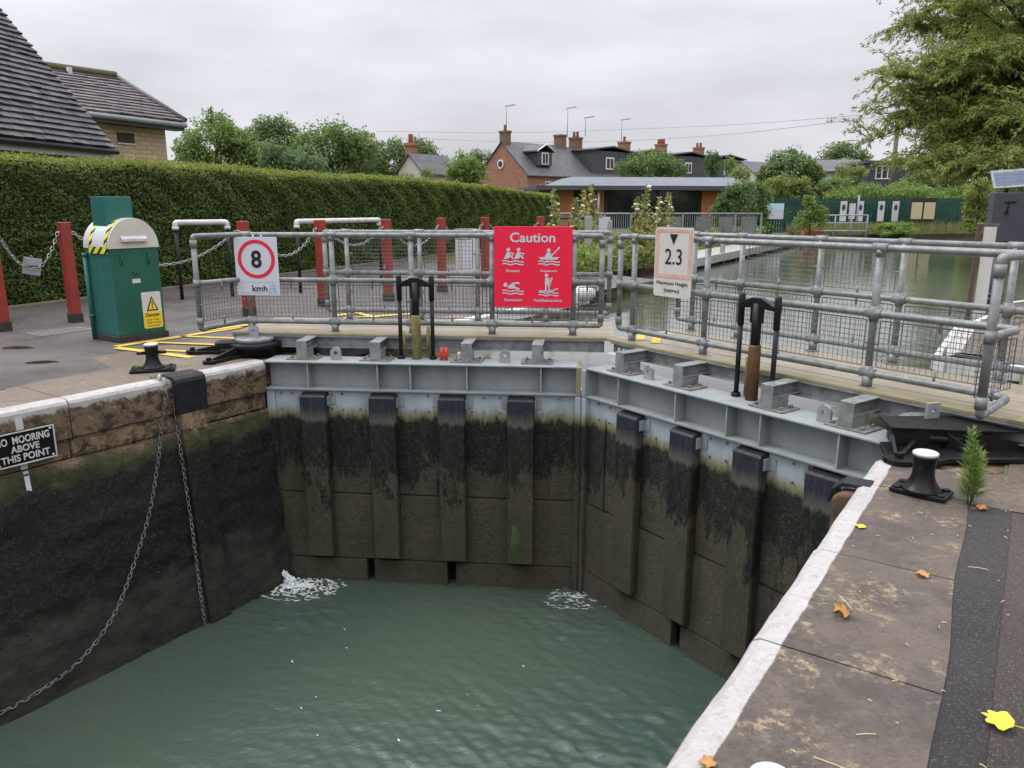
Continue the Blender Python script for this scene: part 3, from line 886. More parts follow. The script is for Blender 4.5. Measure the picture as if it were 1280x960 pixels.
# timber and rubber buffer at the right wall
rp2 = thing('wall_buffer', 'short brown timber buffer with black cap beside the right white coping', 'buffer', LK(2.48, .1, 0))
mb = MB(); ctr = LK(2.49, .05, -.03) - rp2.location
du3 = Vector((DU.x, DU.y, 0)); dv3 = Vector((DV.x, DV.y, 0))
R3 = Matrix((du3, dv3, Vector((0, 0, 1)))).transposed().to_4x4()
prof = [(-.09, -.4), (.075, -.4), (.075, -.05), (.03, -.015), (-.09, -.01)]
mb.prism(prof, -.06, .05, 0, lambda a, b, c: ctr + dv3 * a + du3 * c + Vector((0, 0, b)))
mb.build('timber', 'oldwood', rp2, bevel=.02)
mb = MB()
prof = [(-.10, .0), (-.10, .02), (.035, .018), (.085, -.025), (.105, -.10), (.09, -.10), (.075, -.035), (.03, -.003)]
mb.prism(prof, -.02, .1, 0, lambda a, b, c: ctr + dv3 * a + du3 * c + Vector((0, 0, b + .012)))
mb.build('black_cap', 'rubber', rp2, bevel=.005)


# ------------------------------------------------------------------ lock gates
def make_gate(side, label):
    o, a = (GLO, ANG_L) if side > 0 else (GRO, ANG_R)
    g = thing('lock_gate', label, 'lock gate', (o.x, o.y, 0), a)
    L = 2.885 if side > 0 else 2.81
    sx = side
    def bx(mb, s0, s1, t0, t1, z0, z1, mi=0): mb.box(min(sx * s0, sx * s1), max(sx * s0, sx * s1), t0, t1, z0, z1, mi)
    s_end = L - .03
    s_in = -.05
    mb = MB(); bx(mb, s_in, s_end, .0, .30, -.014, .0); mb.build('top_flange', 'beam', g, bevel=.002)
    mb = MB(); bx(mb, s_in, s_end, .135, .15, -.254, -.0145); mb.build('beam_web', 'beam', g)
    mb = MB(); bx(mb, s_in, s_end, .005, .30, -.27, -.2545); mb.build('lower_flange', 'beam', g, bevel=.002)
    stiff = [.359, 1.019, 1.326, 1.851, 2.528] if side > 0 else [.336, .933, 1.227, 1.727, 2.372]
    for s in stiff:
        mb = MB(); bx(mb, s - .006, s + .006, .012, .1345, -.254, -.0145); mb.build('stiffener', 'beam', g)
    mb = MB(); bx(mb, s_end - .012, s_end, .004, .134, -.254, -.0145); mb.build('end_plate', 'beam', g)
    # skin with seams and paddle slots
    zc = [-.2705, -1.285, -1.29, -1.955, -1.96]
    skin = MB()
    s1 = L - .02
    slots = [(.838, .915), (1.635, 1.72)] if side > 0 else [(1.56, 1.66), (.75, .84)]
    bx(skin, s_in, s1, .05, .10, -1.286, -.2705)
    bx(skin, s_in, s1, .034, .10, -1.957, -1.30)
    edges = [s_in] + [e for q in sorted(slots) for e in q] + [s1]
    for k in range(0, len(edges), 2): bx(skin, edges[k], edges[k + 1], .024, .10, -3.0, -1.968)
    bx(skin, s_in, s1, .062, .0995, -1.9675, -1.9575); bx(skin, s_in, s1, .0705, .0995, -1.2995, -1.2865)
    skin.build('skin_plate', 'skin', g, bevel=.003)
    for q in slots:
        mb = MB(); bx(mb, q[0] - .01, q[1] + .01, .14, .16, -3.0, -1.958); mb.build('sluice_slot', 'duct', g)
    # vertical lap joint plates
    for s in ((.02, 2.60) if side > 0 else (.05, 2.55)):
        mb = MB(); bx(mb, s - .004, s + .004, .034, .0495, -1.9, -.42); mb.build('lap_strip', 'skin', g)
    # mitre post
    mb = MB(); bx(mb, L - .045, L + .008, -.01, .27, -3., -.272); mb.build('mitre_post', 'skin', g, bevel=.008)
    mb = MB(); bx(mb, L - .040, L + .006, -.012, .27, -.2715, -.0005 if side > 0 else -.02); mb.build('mitre_block', 'beam' if side < 0 else 'deckedge', g, bevel=.008)
    if side > 0:
        mb = MB(); bx(mb, L - .03, L + .05, .06, .255, -3., -.2725); mb.build('mitre_seal', 'skin', g)
    mb = MB(); bx(mb, -.06, .02, .03, .27, -3., -.272); mb.build('heel_post', 'skin', g, bevel=.01)
    # bolts on the painted plate
    mb = MB(); r_ = random.Random(11 + side)
    s = .08
    while s < 2.75:
        for z in (-.31, -.45):
            if r_.random() < .7:
                mb.path([(sx * s, .0505, z + r_.uniform(-.01, .01)), (sx * s, .038, z)], .011, 6, smooth=False)
        s += r_.uniform(.10, .17)
    mb.build('bolt_heads', 'plate', g)
    fend = [.415, 1.07, 1.715, 2.35] if side > 0 else [.395, .985, 1.595, 2.20]
    for s in fend:
        # chamfered timber standing off the skin, on side cleats
        fo = .0 if side > 0 else .025
        poly = [(s - .125, .03), (s - .125, -.055 + fo), (s - .115, -.075 + fo), (s + .115, -.075 + fo), (s + .125, -.055 + fo), (s + .125, .03)]
        mb = MB(); mb.prism([(sx * p, q) for p, q in poly][::int(sx)], -1.90, -.315)
        # sloped rubber head
        f = mb.build('fender', 'fender', g, bevel=.004)
        mb = MB()
        lo = [(s - .1265, .045), (s - .1265, -.0765 + fo), (s + .1265, -.0765 + fo), (s + .1265, .045)]
        mb.add([(sx * p, q, -.318) for p, q in lo] + [(sx * (s - .12), .049, -.290), (sx * (s - .112), -.055 + fo, -.300), (sx * (s + .112), -.055 + fo, -.300), (sx * (s + .12), .049, -.290)],
               [(0, 1, 2, 3), (7, 6, 5, 4), (0, 4, 5, 1), (1, 5, 6, 2), (2, 6, 7, 3), (3, 7, 4, 0)])
        mb.build('head_cap', 'rubber', f, bevel=.003)
        for q in (-1, 1):
            mb = MB(); bx(mb, s + q * .127, s + q * .185, .04, .0495, -.41, -.325)
            bx(mb, s + q * .1265, s + q * .137, -.02, .0402, -.41, -.325); mb.build('cleat', 'beam', f)
    # cantilever brackets carrying the footbridge
    br = [.285, .985, 1.84, 2.49] if side > 0 else [.35, .955, 1.785, 2.45]
    for s in br:
        b = MB()
        t0, t1 = .10, .52
        bx(b, s - .052, s + .052, t0, t1, .172, .180); bx(b, s - .052, s + .052, t0, t1, .014 + .07, .022 + .07)
        bx(b, s - .008, s + .008, t0 + .006, t1, .0925, .1718); bx(b, s - .05, s + .05, t0 - .008, t0 - .0005, .012, .1795)
        bx(b, s - .045, s + .045, t0 + .001, .29, .012, .0835)
        bo = b.build('bracket_arm', 'bracket', g, bevel=.002)
        b = MB(); bx(b, s - .15, s + .14, .075, .285, .0005, .0115)
        for q in (-.105, .105):
            for tt in (.12, .24): b.path([(sx * (s + q), tt, .011), (sx * (s + q), tt, .032)], .014, 6, smooth=False)
        b.build('base_plate', 'plate', bo, bevel=.002)
    for s in ((.60, 2.19) if side > 0 else (.52, 2.13)):
        n = 14; poly = [(s - .05, .0008), (s + .05, .0008)] + [(s + .05 * math.cos(PI * i / n), .07 + .05 * math.sin(PI * i / n)) for i in range(n + 1)]
        l = MB(); ring = []
        hole = [(s + .017 * math.cos(2 * PI * i / 16), .068 + .017 * math.sin(2 * PI * i / 16)) for i in range(16)]
        polys = [[Vector((p, q, 0)) for p, q in poly], [Vector((p, q, 0)) for p, q in hole]]
        fl = [v for q in polys for v in q]; tri = tessellate_polygon(polys)
        for t, fl_ in ((.115, 1), (.14, -1)):
            l.add([(sx * v.x, t, v.y) for v in fl], [tuple(q) for q in tri])
        nn = len(fl); m = len(poly)
        for i in range(m): l.f.append((i, (i + 1) % m, nn + (i + 1) % m, nn + i)); l.mi.append(0); l.sm.append(False)
        for i in range(16): l.f.append((m + i, m + (i + 1) % 16, nn + m + (i + 1) % 16, nn + m + i)); l.mi.append(0); l.sm.append(False)
        l.build('lifting_lug', 'alu', g)
    # footbridge: edge channels, boards
    tf, tb = .43, 1.46
    d0, d1 = (-.52, 3.2) if side > 0 else (-.75, 2.98)
    mb = MB(); bx(mb, d0, d1 - .1, tf - .004, tf + .012, .065, .178); bx(mb, d0, d1 - .1, tf - .045, tf - .0045, .168, .178); bx(mb, d0, d1 - .1, tf - .045, tf - .0045, .065, .073)
    mb.build('edge_channel', 'bracket', g)
    mb = MB(); bx(mb, d0, d1, tb - .012, tb + .004, .065, .178); mb.build('edge_channel', 'bracket', g)
    nb = 7; w = (tb - tf - .08) / nb
    mb = MB()
    for k in range(nb): bx(mb, d0, d1 + .0 * k, tf + .085 + k * w, tf + .08 + (k + 1) * w - .006, .1545, .197 + .002 * (k % 2))
    mb.build('deck_boards', 'deck', g, bevel=.004)
    mb = MB(); bx(mb, d0, d1 - .02, tf - .035, tf + .075, .1785, .205); mb.build('edge_board', 'deckedge', g, bevel=.006)
    mb = MB()
    for s in (-.4, .4, 1.3, 2.2, 2.75): bx(mb, s - .04, s + .04, tf + .013, tb - .013, .07, .154)
    mb.build('cross_bearer', 'bracket', g)
    # yellow warning stripes at the meeting end
    mb = MB()
    for q in (0, 1): mb.box(-.04, .04, -.28, .28, .2, .2035, 0, Matrix.Translation((sx * (d1 - .28 + .2 * q), tf + .38, 0)) @ Matrix.Rotation(-.7 * sx, 4, 'Z'))
    if side < 0:
        mb.build('warning_stripe', 'yelline', g)
        mb = MB(); bx(mb, d0 - .002, d0 + .12, tf + .09, tb - .09, .2, .204); bx(mb, d0 - .008, d0 - .001, tf, tb, .05, .2); mb.build('yellow_end', 'yelline', g)
    # upstream leaf plating under the bridge
    mb = MB(); bx(mb, s_in, L - .05, .255, .27, -3., -.272); mb.build('rear_plate', 'skin', g)
    # hydraulic paddle gear
    s0, s1_, sc, tt = (1.195, 1.50, 1.345, .225) if side > 0 else (1.33, 1.02, 1.19, .215)
    pg = MB(); pg.path([(sx * sc, .24, .38), (sx * sc, .24, .72)], .036, 12); pgo = pg.build('paddle_gear', 'rod', g)
    for s in (s0, s1_):
        r = MB(); r.path([(sx * s, .24, -.3 if False else .002), (sx * s, .24, .56)], .019, 10); r.path([(sx * s, .24, .55), (sx * s, .24, .77), (sx * s, .24, .785)], [.025, .025, .016], 10)
        r.path([(sx * s, .24, .001), (sx * s, .24, .03)], .035, 8)
        r.build('lifting_rod', 'rod', pgo)
    c = MB(); h = abs(s1_ - s0) / 2
    poly = [(-h, .675), (-.045, .685), (-.045, .575), (.045, .575), (.045, .685), (h, .675), (h, .705), (.04, .76), (-.04, .76), (-h, .705)]
    c.prism([(sx * (sc) + p, q) for p, q in poly], .215, .265, 0, lambda a_, b_, c_: (a_, c_, b_))
    c.build('crosshead', 'black', pgo, bevel=.004)
    r = MB(); r.path([(sx * sc, .24, .002), (sx * sc, .24, .40), (sx * sc, .24, .415)], [.046, .044, .04], 14); r.build('ram_sleeve', 'ramL' if side > 0 else 'ramR', pgo)
    for q_, h_, r_r in ((-.13, .25, .012), (.10, .3, .018)):
        r = MB(); r.path([(sx * (sc + q_), .305, .002), (sx * (sc + q_), .305, h_)], r_r, 8); r.build('hydraulic_pipe', 'ramL', pgo)
    if side > 0:
        v = MB(); v.path([(1.59, .2, .002), (1.59, .2, .12)], .017, 8); v.path([(1.63, .2, .002), (1.63, .2, .12)], .017, 8); v.path([(1.55, .2, .05), (1.66, .2, .05)], .012, 8); v.build('valve', 'redbits', pgo)
        v = MB(); v.path([(1.76, .2, .002), (1.76, .2, .05)], .02, 8); v.ball((1.76, .2, .06), .025); v.build('valve_cap', 'white', pgo)
    else:
        v = MB()
        bx(v, 2.50, 2.84, .31, .40, -.06, .095); bx(v, 2.66, 2.675, .34, .36, .0955, .15); bx(v, 2.72, 2.735, .34, .36, .0955, .15)
        v.build('white_box', 'white', g, bevel=.006)
    return g


make_gate(1, 'left grey steel gate leaf facing the viewer with four black capped fenders')
make_gate(-1, 'right grey steel gate leaf turned sideways with rusty brown paddle ram')


# ------------------------------------------------------------------ guard railings
def bar_path(pts, rad=.05, n=4):
    """round the corners of a polyline"""
    pts = [Vector(p) for p in pts]; out = [pts[0]]
    for a, b, c in zip(pts[:-2], pts[1:-1], pts[2:]):
        d1 = (a - b); d2 = (c - b); r = min(rad, d1.length * .4, d2.length * .4)
        p, q = b + d1.normalized() * r, b + d2.normalized() * r
        for i in range(n + 1):
            t = i / n; out.append((p.lerp(b, t)).lerp(b.lerp(q, t), t))
    out.append(pts[-1]); return out


def railing(label, side, t, posts, s0, s1, loop0=None, loop1=None, upper_mesh=(), lower=True, zt=1.135, zm=.705, zb=.30, close0=False, close1=False, dz=.2):
    base = leaf_pt(side, (s0 + s1) / 2, t, 0)
    R = thing('guard_railing', label, 'railing', base, 0)
    def p(s, tt, z): return leaf_pt(side, s, tt, z) - base
    r = .0245
    # top, middle, bottom rails
    for nm, z in (('top_rail', zt), ('mid_rail', zm), ('bottom_rail', zb)):
        pts = [(s0, t, z), (s1, t, z)]
        mb = MB()
        P_ = [p(*q) for q in pts]
        if loop0: P_ = [p(loop0[0], loop0[1], z if nm != 'bottom_rail' else loop0[2])] + P_
        if loop1: P_ = P_ + [p(loop1[0], loop1[1], z if nm != 'bottom_rail' else loop1[2])]
        if nm != 'mid_rail':
            # the ends turn to meet the end stanchion
            zz = -.06 if nm == 'top_rail' else .06
            if loop0 or close0: P_ = [P_[0] + Vector((0, 0, zz))] + P_
            if loop1 or close1: P_ = P_ + [P_[-1] + Vector((0, 0, zz))]
        mb.path(bar_path(P_, .06), r, 12)
        for s in posts: # clamp sleeves
            c = p(s, t, z); d = (p(s + .05, t, z) - p(s - .05, t, z)).normalized() * .052
            mb.path([c - d, c + d], r + .0075, 12)
        mb.build(nm, 'galv', R)
    for lp, cl, se in ((loop0, close0, s0), (loop1, close1, s1)):
        if lp or cl:
            e = lp if lp else (se, t, zb)
            mb = MB(); mb.path([p(e[0], e[1], e[2] + .055), p(e[0], e[1], zt - .055)], r, 12)
            for z in (e[2] + .075, zm, zt - .07): mb.path([p(e[0], e[1], z - .035), p(e[0], e[1], z + .035)], r + .007, 12)
            mb.build('end_stanchion', 'galv', R)
    for s in posts:
        mb = MB(); mb.path([p(s, t, dz), p(s, t, zt - .02)], r, 12)
        for z in (zt, zm, zb): mb.path([p(s, t, z - .05), p(s, t, z + (.05 if z < zt else -.01))], r + .007, 12)
        mb.path([p(s, t, dz), p(s, t, dz + .08)], r + .01, 12); mb.path([p(s, t, dz - .004), p(s, t, dz + .008)], .055, 12)
        mb.build('post', 'galv', R)
    # welded mesh infill: frame wire and grid
    def panel(a, b, za, zb_, ta, tb_):
        mb = MB(); w = .002
        def q(f, z): return p(a + (b - a) * f, ta + (tb_ - ta) * f, z)
        ln = (q(1, 0) - q(0, 0)).length; nx = max(2, int(ln / .036)); nz = max(2, int((zb_ - za) / .036))
        for i in range(nx + 1): mb.path([q(i / nx, za), q(i / nx, zb_)], w if 0 < i < nx else .004, 4, smooth=False, caps=False)
        for j in range(nz + 1):
            z = za + (zb_ - za) * j / nz; mb.path([q(0, z), q(1, z)], w if 0 < j < nz else .004, 4, smooth=False, caps=False)
        mb.build('mesh_panel', 'galv_wire', R)
        for z, zz in ((za, za - .05), (zb_, zb_ + .045)):
            cl = MB(); cl.path([q(.5, z + (.03 if z == za else -.03)), q(.5, zz)], .009, 6); cl.build('mesh_clip', 'galv', R)
        for f in (0, 1):
            cl = MB(); cl.path([q(f, (za + zb_) / 2), q(f + (.03 / ln if f else -.03 / ln), (za + zb_) / 2)], .008, 6); cl.build('mesh_clip', 'galv', R)
    cuts = [s0] + list(posts) + [s1]
    if lower:
        for a, b in zip(cuts[:-1], cuts[1:]):
            sg = .05 if b > a else -.05
            if abs(b - a) > .25: panel(a + sg, b - sg, zb + .05, zm - .045, t, t)
        for lp, se in ((loop0, s0), (loop1, s1)):
            if lp: panel(se, lp[0] + (.04 if se > lp[0] else -.04), max(zb, lp[2]) + .06, zm - .045, t, lp[1])
    for a, b in upper_mesh: panel(a, b, zm + .05, zt - .07, t, t)
    return R


railing('near railing with mesh lower half on the left gate footbridge, carrying two signs', 1, .5, [-.36, .485, 1.254, 2.03, 2.80], -.44, 3.06, loop0=(-.66, .06, .28), close1=True)
railing('far railing behind the caution board on the left gate footbridge', 1, 1.38, [.36, 1.15, 1.77, 2.5], .12, 3.16, close0=True, close1=True, upper_mesh=((.42, 1.11), (1.2, 1.72), (1.82, 2.45)))
railing('near railing with outward end loop on the right gate footbridge', -1, .5, [2.72, 1.89, .46], 2.90, -.41, loop1=(-.43, .10, .26), close0=True)
tag(railing('far railing with upper mesh panel on the right gate footbridge', -1, 1.42, [2.83, 2.27, 1.48, .78, .02], 3.02, -1.2, close0=True, upper_mesh=((2.2, 1.53), (1.43, .83))), None)


# ------------------------------------------------------------------ signs on the railings
def sign_frame(side, s, t, z):
    o = leaf_pt(side, s, t, z); return o, (ANG_L if side > 0 else ANG_R)


def figure(mb, parts, ox, oz, k):
    for kind, data in parts:
        if kind == 'd': flat(mb, disc(ox + data[0] * k, oz + data[1] * k, data[2] * k, 14))
        elif kind == 's': ribbon(mb, [(ox + x * k, oz + z * k) for x, z in data[1]], data[0] * k, th=.0017)
        else: flat(mb, [(ox + x * k, oz + z * k) for x, z in data], th=.0019)


def wave(y0, x0=-.5, x1=.5, a=.03, n=20): return [(x0 + (x1 - x0) * i / n, y0 + a * math.sin(i / n * 4 * PI)) for i in range(n + 1)]


# 8 kmh
o, a = sign_frame(1, -.25, .462, .83)
sg = thing('speed_sign', 'white speed limit sign with red ring around the number 8', 'sign', o, a)
mb = MB(); mb.box(-.215, .215, 0, .006, -.275, .285); mb.build('panel', 'whitesign', sg, bevel=.003)
mb = MB(); n = 48; cz = .075
for i in range(n):
    a0, a1 = 2 * PI * i / n, 2 * PI * (i + 1) / n
    mb.add([(r * math.cos(t), -.0022, cz + r * math.sin(t)) for r, t in ((.185, a0), (.185, a1), (.150, a1), (.150, a0))], [(0, 3, 2, 1)])
mb.build('red_ring', 'ringred', sg)
text('8', 'numeral', 'ink', sg, -.052, .052, cz - .085, cz + .085, bold=.025)
text('kmh', 'lettering', 'ink', sg, -.06, .09, -.235, -.175, bold=.01)
mb = MB()
for pts in ([(.11, -.235), (.135, -.17), (.165, -.235)], [(.105, -.235), (.18, -.235)], [(.115, -.205), (.17, -.205)], [(.135, -.17), (.165, -.17), (.175, -.235)]): ribbon(mb, pts, .009)
mb.build('emblem', 'bluelogo', sg)
mb = MB()
for pts in ([(-.165, -.25), (-.165, -.145), (.19, -.145), (.19, -.25), (-.165, -.25)],): ribbon(mb, pts, .0035)
mb.build('border_line', 'bluelogo', sg)
mb = MB(); mb.path([(-.02, .012, .22), (-.02, .012, .30), (-.02, .05, .31)], .012, 6); mb.path([(.06, .012, .22), (.06, .012, .30), (.06, .05, .31)], .012, 6); mb.build('hanger', 'alu', sg)

# Caution
o, a = sign_frame(1, 2.42, .455, .85)
cs = thing('caution_sign', 'large red caution board with white pictograms of water users', 'sign', o, a)
mb = MB(); mb.box(-.365, .365, 0, .006, -.375, .37); mb.build('panel', 'signred', cs, bevel=.003)
text('Caution', 'heading', 'whitesign', cs, -.215, .205, .225, .315, bold=.02)
for w_, x, z, wd in (('Rowers', -.185, -.028, .125), ('Kayakers', .15, -.03, .155), ('Swimmers', -.185, -.30, .17), ('Paddleboarders', .145, -.302, .26)):
    text(w_, 'caption', 'whitesign', cs, x - wd / 2, x + wd / 2, z - .022, z + .005, bold=.018)
wv = [('s', (.055, wave(-.12))), ('s', (.055, wave(-.25)))]
rower = lambda dx: [('d', (dx + .02, .42, .085)), ('p', [(dx - .2, -.02), (dx - .03, .34), (dx + .12, .26), (dx + .05, .02)]), ('s', (.06, [(dx + .05, .28), (dx + .28, .22), (dx + .18, .12)])), ('s', (.08, [(dx - .02, .02), (dx + .12, .14), (dx + .24, .0)]))]
mb = MB(); figure(mb, wv + rower(-.24) + rower(.24), -.185, .075, .2); mb.build('rowers_pictogram', 'whitesign', cs)
mb = MB(); figure(mb, wv + [('p', [(-.5, .08), (.48, .08), (.36, -.03), (-.36, -.03)]), ('d', (-.02, .40, .085)), ('p', [(-.22, .08), (-.08, .32), (.08, .28), (.14, .08)]), ('s', (.05, [(-.3, -.28), (.42, .46)])), ('p', [(.32, .36), (.42, .54), (.5, .56), (.46, .44)])], .15, .075, .2)
mb.build('kayak_pictogram', 'whitesign', cs)
mb = MB(); figure(mb, wv + [('d', (-.36, .16, .1)), ('p', [(-.26, .08), (-.04, .24), (.1, .12), (.1, .0), (-.2, -.02)]), ('s', (.08, [(-.04, .22), (.22, .26), (.3, .22)])), ('s', (.07, [(.05, .05), (.3, -.03)]))], -.185, -.20, .2)
mb.build('swimmer_pictogram', 'whitesign', cs)
mb = MB(); figure(mb, wv + [('s', (.06, [(-.5, -.05), (.2, -.02), (.48, .1)])), ('d', (-.12, .75, .085)), ('p', [(-.2, .3), (-.18, .64), (.0, .62), (.03, .3)]), ('s', (.08, [(-.13, .32), (-.16, .0)])), ('s', (.08, [(-.02, .32), (.03, .0)])), ('s', (.06, [(-.05, .58), (.16, .62), (.02, .42)])), ('s', (.04, [(.18, .64), (-.1, -.24)]))], .15, -.215, .185)
mb.build('paddleboard_pictogram', 'whitesign', cs)
mb = MB(); mb.box(-.30, .30, .0062, .02, .20, .23); mb.box(-.30, .30, .0062, .02, -.25, -.22); mb.build('mounting_rail', 'galv', cs)

# 2.3 maximum height
o, a = sign_frame(-1, 2.225, .455, .94)
hs = thing('height_sign', 'weathered height limit sign with pale red border reading 2.3', 'sign', o, a)
mb = MB(); poly = []
for cx, cz, t0 in ((.185, .26, 0), (-.185, .26, 90), (-.185, -.26, 180), (.185, -.26, 270)):
    for q in range(5): t_ = math.radians(t0 + q * 22.5); poly.append((cx + .025 * math.cos(t_), cz + .03 * math.sin(t_)))
mb.prism(poly, 0, .006, 0, lambda a_, b_, c_: (a_, c_, b_)); mb.build('panel', 'creamsign', hs)
mb = MB()
for q in ((-.20, -.165, -.13, .275), (.165, .20, -.13, .275), (-.1648, .1648, -.13, -.095), (-.1648, .1648, .25, .275)): mb.box(q[0], q[1], -.0025, -.0005, q[2], q[3])
mb.build('faded_border', 'pinkborder', hs)
mb = MB(); flat(mb, [(-.045, .235), (.045, .235), (0, .15)]); mb.build('triangle_mark', 'ink', hs)
text('2.3', 'numeral', 'ink', hs, -.088, .098, -.015, .115, bold=.0)
text('Maximum Height', 'lettering', 'ink', hs, -.175, .175, -.196, -.158)
text('(metres)', 'lettering', 'ink', hs, -.085, .085, -.258, -.214)
mb = MB(); mb.box(-.02, .02, .0062, .022, -.2, .22); mb.build('mounting_rail', 'galv', hs)

# no mooring
ms = thing('mooring_sign', 'black cast sign reading no mooring above this point on the left wall', 'sign', LK(.745, LW - .052, -.272), ROT_U)
# in this frame +x runs along the lock, the face looks at the far wall (-y side turned to the chamber)
mb = MB(); mb.box(-.21, .21, 0, .02, -.125, .125); mb.build('panel', 'black', ms, bevel=.003)
mb = MB(); 
for q in ((-.208, .208, .113, .122), (-.208, .208, -.122, -.113), (-.208, -.199, -.113, .113), (.199, .208, -.113, .113)): mb.box(q[0], q[1], -.004, .0, q[2], q[3])
mb.build('raised_border', 'white', ms)
text('NO  MOORING', 'lettering', 'white', ms, -.19, .17, .035, .09, bold=.02, depth=.004, y=-.0005)
text('ABOVE', 'lettering', 'white', ms, -.095, .095, -.028, .022, bold=.02, depth=.004, y=-.0005)
text('THIS POINT', 'lettering', 'white', ms, -.165, .16, -.094, -.042, bold=.02, depth=.004, y=-.0005)
mb = MB()
for x in (-.18, .18):
    for z in (-.1, .1): mb.path([(x, -.0005, z), (x, -.006, z)], .009, 8)
mb.build('screws', 'white', ms)


# ------------------------------------------------------------------ chains
def chain_mesh(mb, pts, link=.05, wire=.006, wid=.016, nseg=10, ns=5, mi=0, twist=0.):
    pts = [Vector(p) for p in pts]
    # resample
    seg = [(b - a).length for a, b in zip(pts[:-1], pts[1:])]; tot = sum(seg); n = int(tot / (link * .76)); out = []
    def atd(d):
        for a, b, l in zip(pts[:-1], pts[1:], seg):
            if d <= l: return a.lerp(b, d / l), (b - a).normalized()
            d -= l
        return pts[-1], (pts[-1] - pts[-2]).normalized()
    for i in range(n):
        c, d = atd((i + .5) * tot / n)
        ref = Vector((0, 0, 1)) if abs(d.z) < .8 else Vector((DV.x, DV.y, 0))
        x = d.cross(ref).normalized(); y = x.cross(d)
        w = x if i % 2 else y
        w = (w * math.cos(.5) + (y if i % 2 else -x) * math.sin(.5))
        loop = []
        for j in range(nseg):
            t = 2 * PI * j / nseg
            loop.append(c + d * (math.cos(t) * link / 2 * (1 if abs(math.cos(t)) > .3 else 1)) + w * (math.sin(t) * wid))
        mb.path(loop, wire, ns, mi, closed=True)


def smooth_pts(pts, n=10):
    pts = [Vector(p) for p in pts]; out = []
    P_ = [pts[0] * 2 - pts[1]] + pts + [pts[-1] * 2 - pts[-2]]
    for i in range(1, len(P_) - 2):
        p0, p1, p2, p3 = P_[i - 1:i + 3]
        for k in range(n):
            t = k / n; out.append(.5 * ((2 * p1) + (p2 - p0) * t + (2 * p0 - 5 * p1 + 4 * p2 - p3) * t * t + (3 * p1 - p0 - 3 * p2 + p3) * t ** 3))
    out.append(pts[-1]); return out


def wallp(u, z, off=.03): return LK(u, face_v(z) - off, z)


bolt = LK(1.82, 5.40, .03)
pts = [(LK(1.84, 5.42, .012)), LK(1.855, 5.27, .016), LK(1.865, 5.20, -.03), wallp(1.80, -.35, .035), wallp(1.735, -.62), wallp(1.60, -1.0), wallp(1.449, -1.301), wallp(1.163, -1.747), wallp(.819, -1.998), wallp(.357, -2.09), wallp(-.2, -2.05), wallp(-.8, -1.8)]
mb = MB(); chain_mesh(mb, smooth_pts(pts), .054, .0035, .014)
o = mb.build('mooring_chain', 'chainwet', origin=LK(1.84, 5.3, 0)); tag(o, 'long rusty chain hanging in a curve along the left lock wall', 'chain')
pts = [LK(1.93, 5.205, -.03), wallp(1.925, -.35, .05), wallp(1.92, -.9, .05), wallp(1.91, -1.4, .05), wallp(1.90, -1.8, .04), wallp(1.89, -2.25, .04)]
mb = MB(); chain_mesh(mb, smooth_pts(pts), .054, .0035, .014)
o = mb.build('mooring_chain', 'chainwet', origin=LK(1.93, 5.2, 0)); tag(o, 'straight chain hanging beside the rubbing post down to the water', 'chain')
mb = MB(); mb.path([LK(1.855 + .022 * math.cos(t), 5.27 + .02 * math.cos(t), .022 + .024 * math.sin(t)) for t in [2 * PI * i / 14 for i in range(14)]], .007, 6, closed=True)
tag(mb.build('shackle_ring', 'white', origin=LK(1.855, 5.27, 0)), 'small white painted ring at the coping edge holding the curved chain', 'ring')


# ------------------------------------------------------------------ bollards and gate anchors
def bollard(label, loc, rotz, h, r, cross, plate=.18):
    b = thing('mooring_bollard', label, 'bollard', loc, rotz, 'black mooring bollards on the lock side')
    mb = MB(); mb.lathe([(r * 1.75, .022), (r * 1.55, .03), (r * 1.12, .065), (r * .92, h * .45), (r * .9, h * .62), (r * 1.0, h * .86), (r * 1.06, h - .016)], n=28); mb.build('column', 'black', b)
    mb = MB(); mb.lathe([(r * 1.06, h - .0155), (r * 1.05, h - .004), (r * .96, h), (r * .3, h + .003)], n=28); mb.build('painted_top', 'white', b)
    mb = MB(); mb.box(-plate, plate, -plate * .62, plate * .62, .0, .022)
    for x in (-1, 1):
        for y in (-1, 1): mb.path([(x * plate * .78, y * plate * .42, .021), (x * plate * .78, y * plate * .42, .032)], .02, 6, smooth=False)
    mb.build('base_plate', 'black', b, bevel=.005)
    if cross:
        mb = MB(); mb.path([(-r * 2.1, 0, h * .66), (-r * .8, 0, h * .66)], .015, 10); mb.path([(r * .8, 0, h * .66), (r * 2.1, 0, h * .66)], .015, 10); mb.build('cross_pin', 'black', b)
    else:
        mb = MB(); mb.path([(.0, -r * .8, h * .62), (0, -r * 1.12, h * .62)], .015, 10); mb.build('boss', 'black', b)
    return b


bollard('white topped black bollard with cross pin on the left lock side', (-3.14, 6.58, .004), math.radians(20), .235, .056, True, .18)
bollard('white topped black bollard on square plate beside the green weed', (2.045, 3.62, .004), ROT_U - 1.72, .215, .056, False, .128)
bollard('bollard at the bottom edge of the view with only its white top showing', tuple(on(965, 970, .24).xy) + (0,), .4, .24, .045, False, .11)


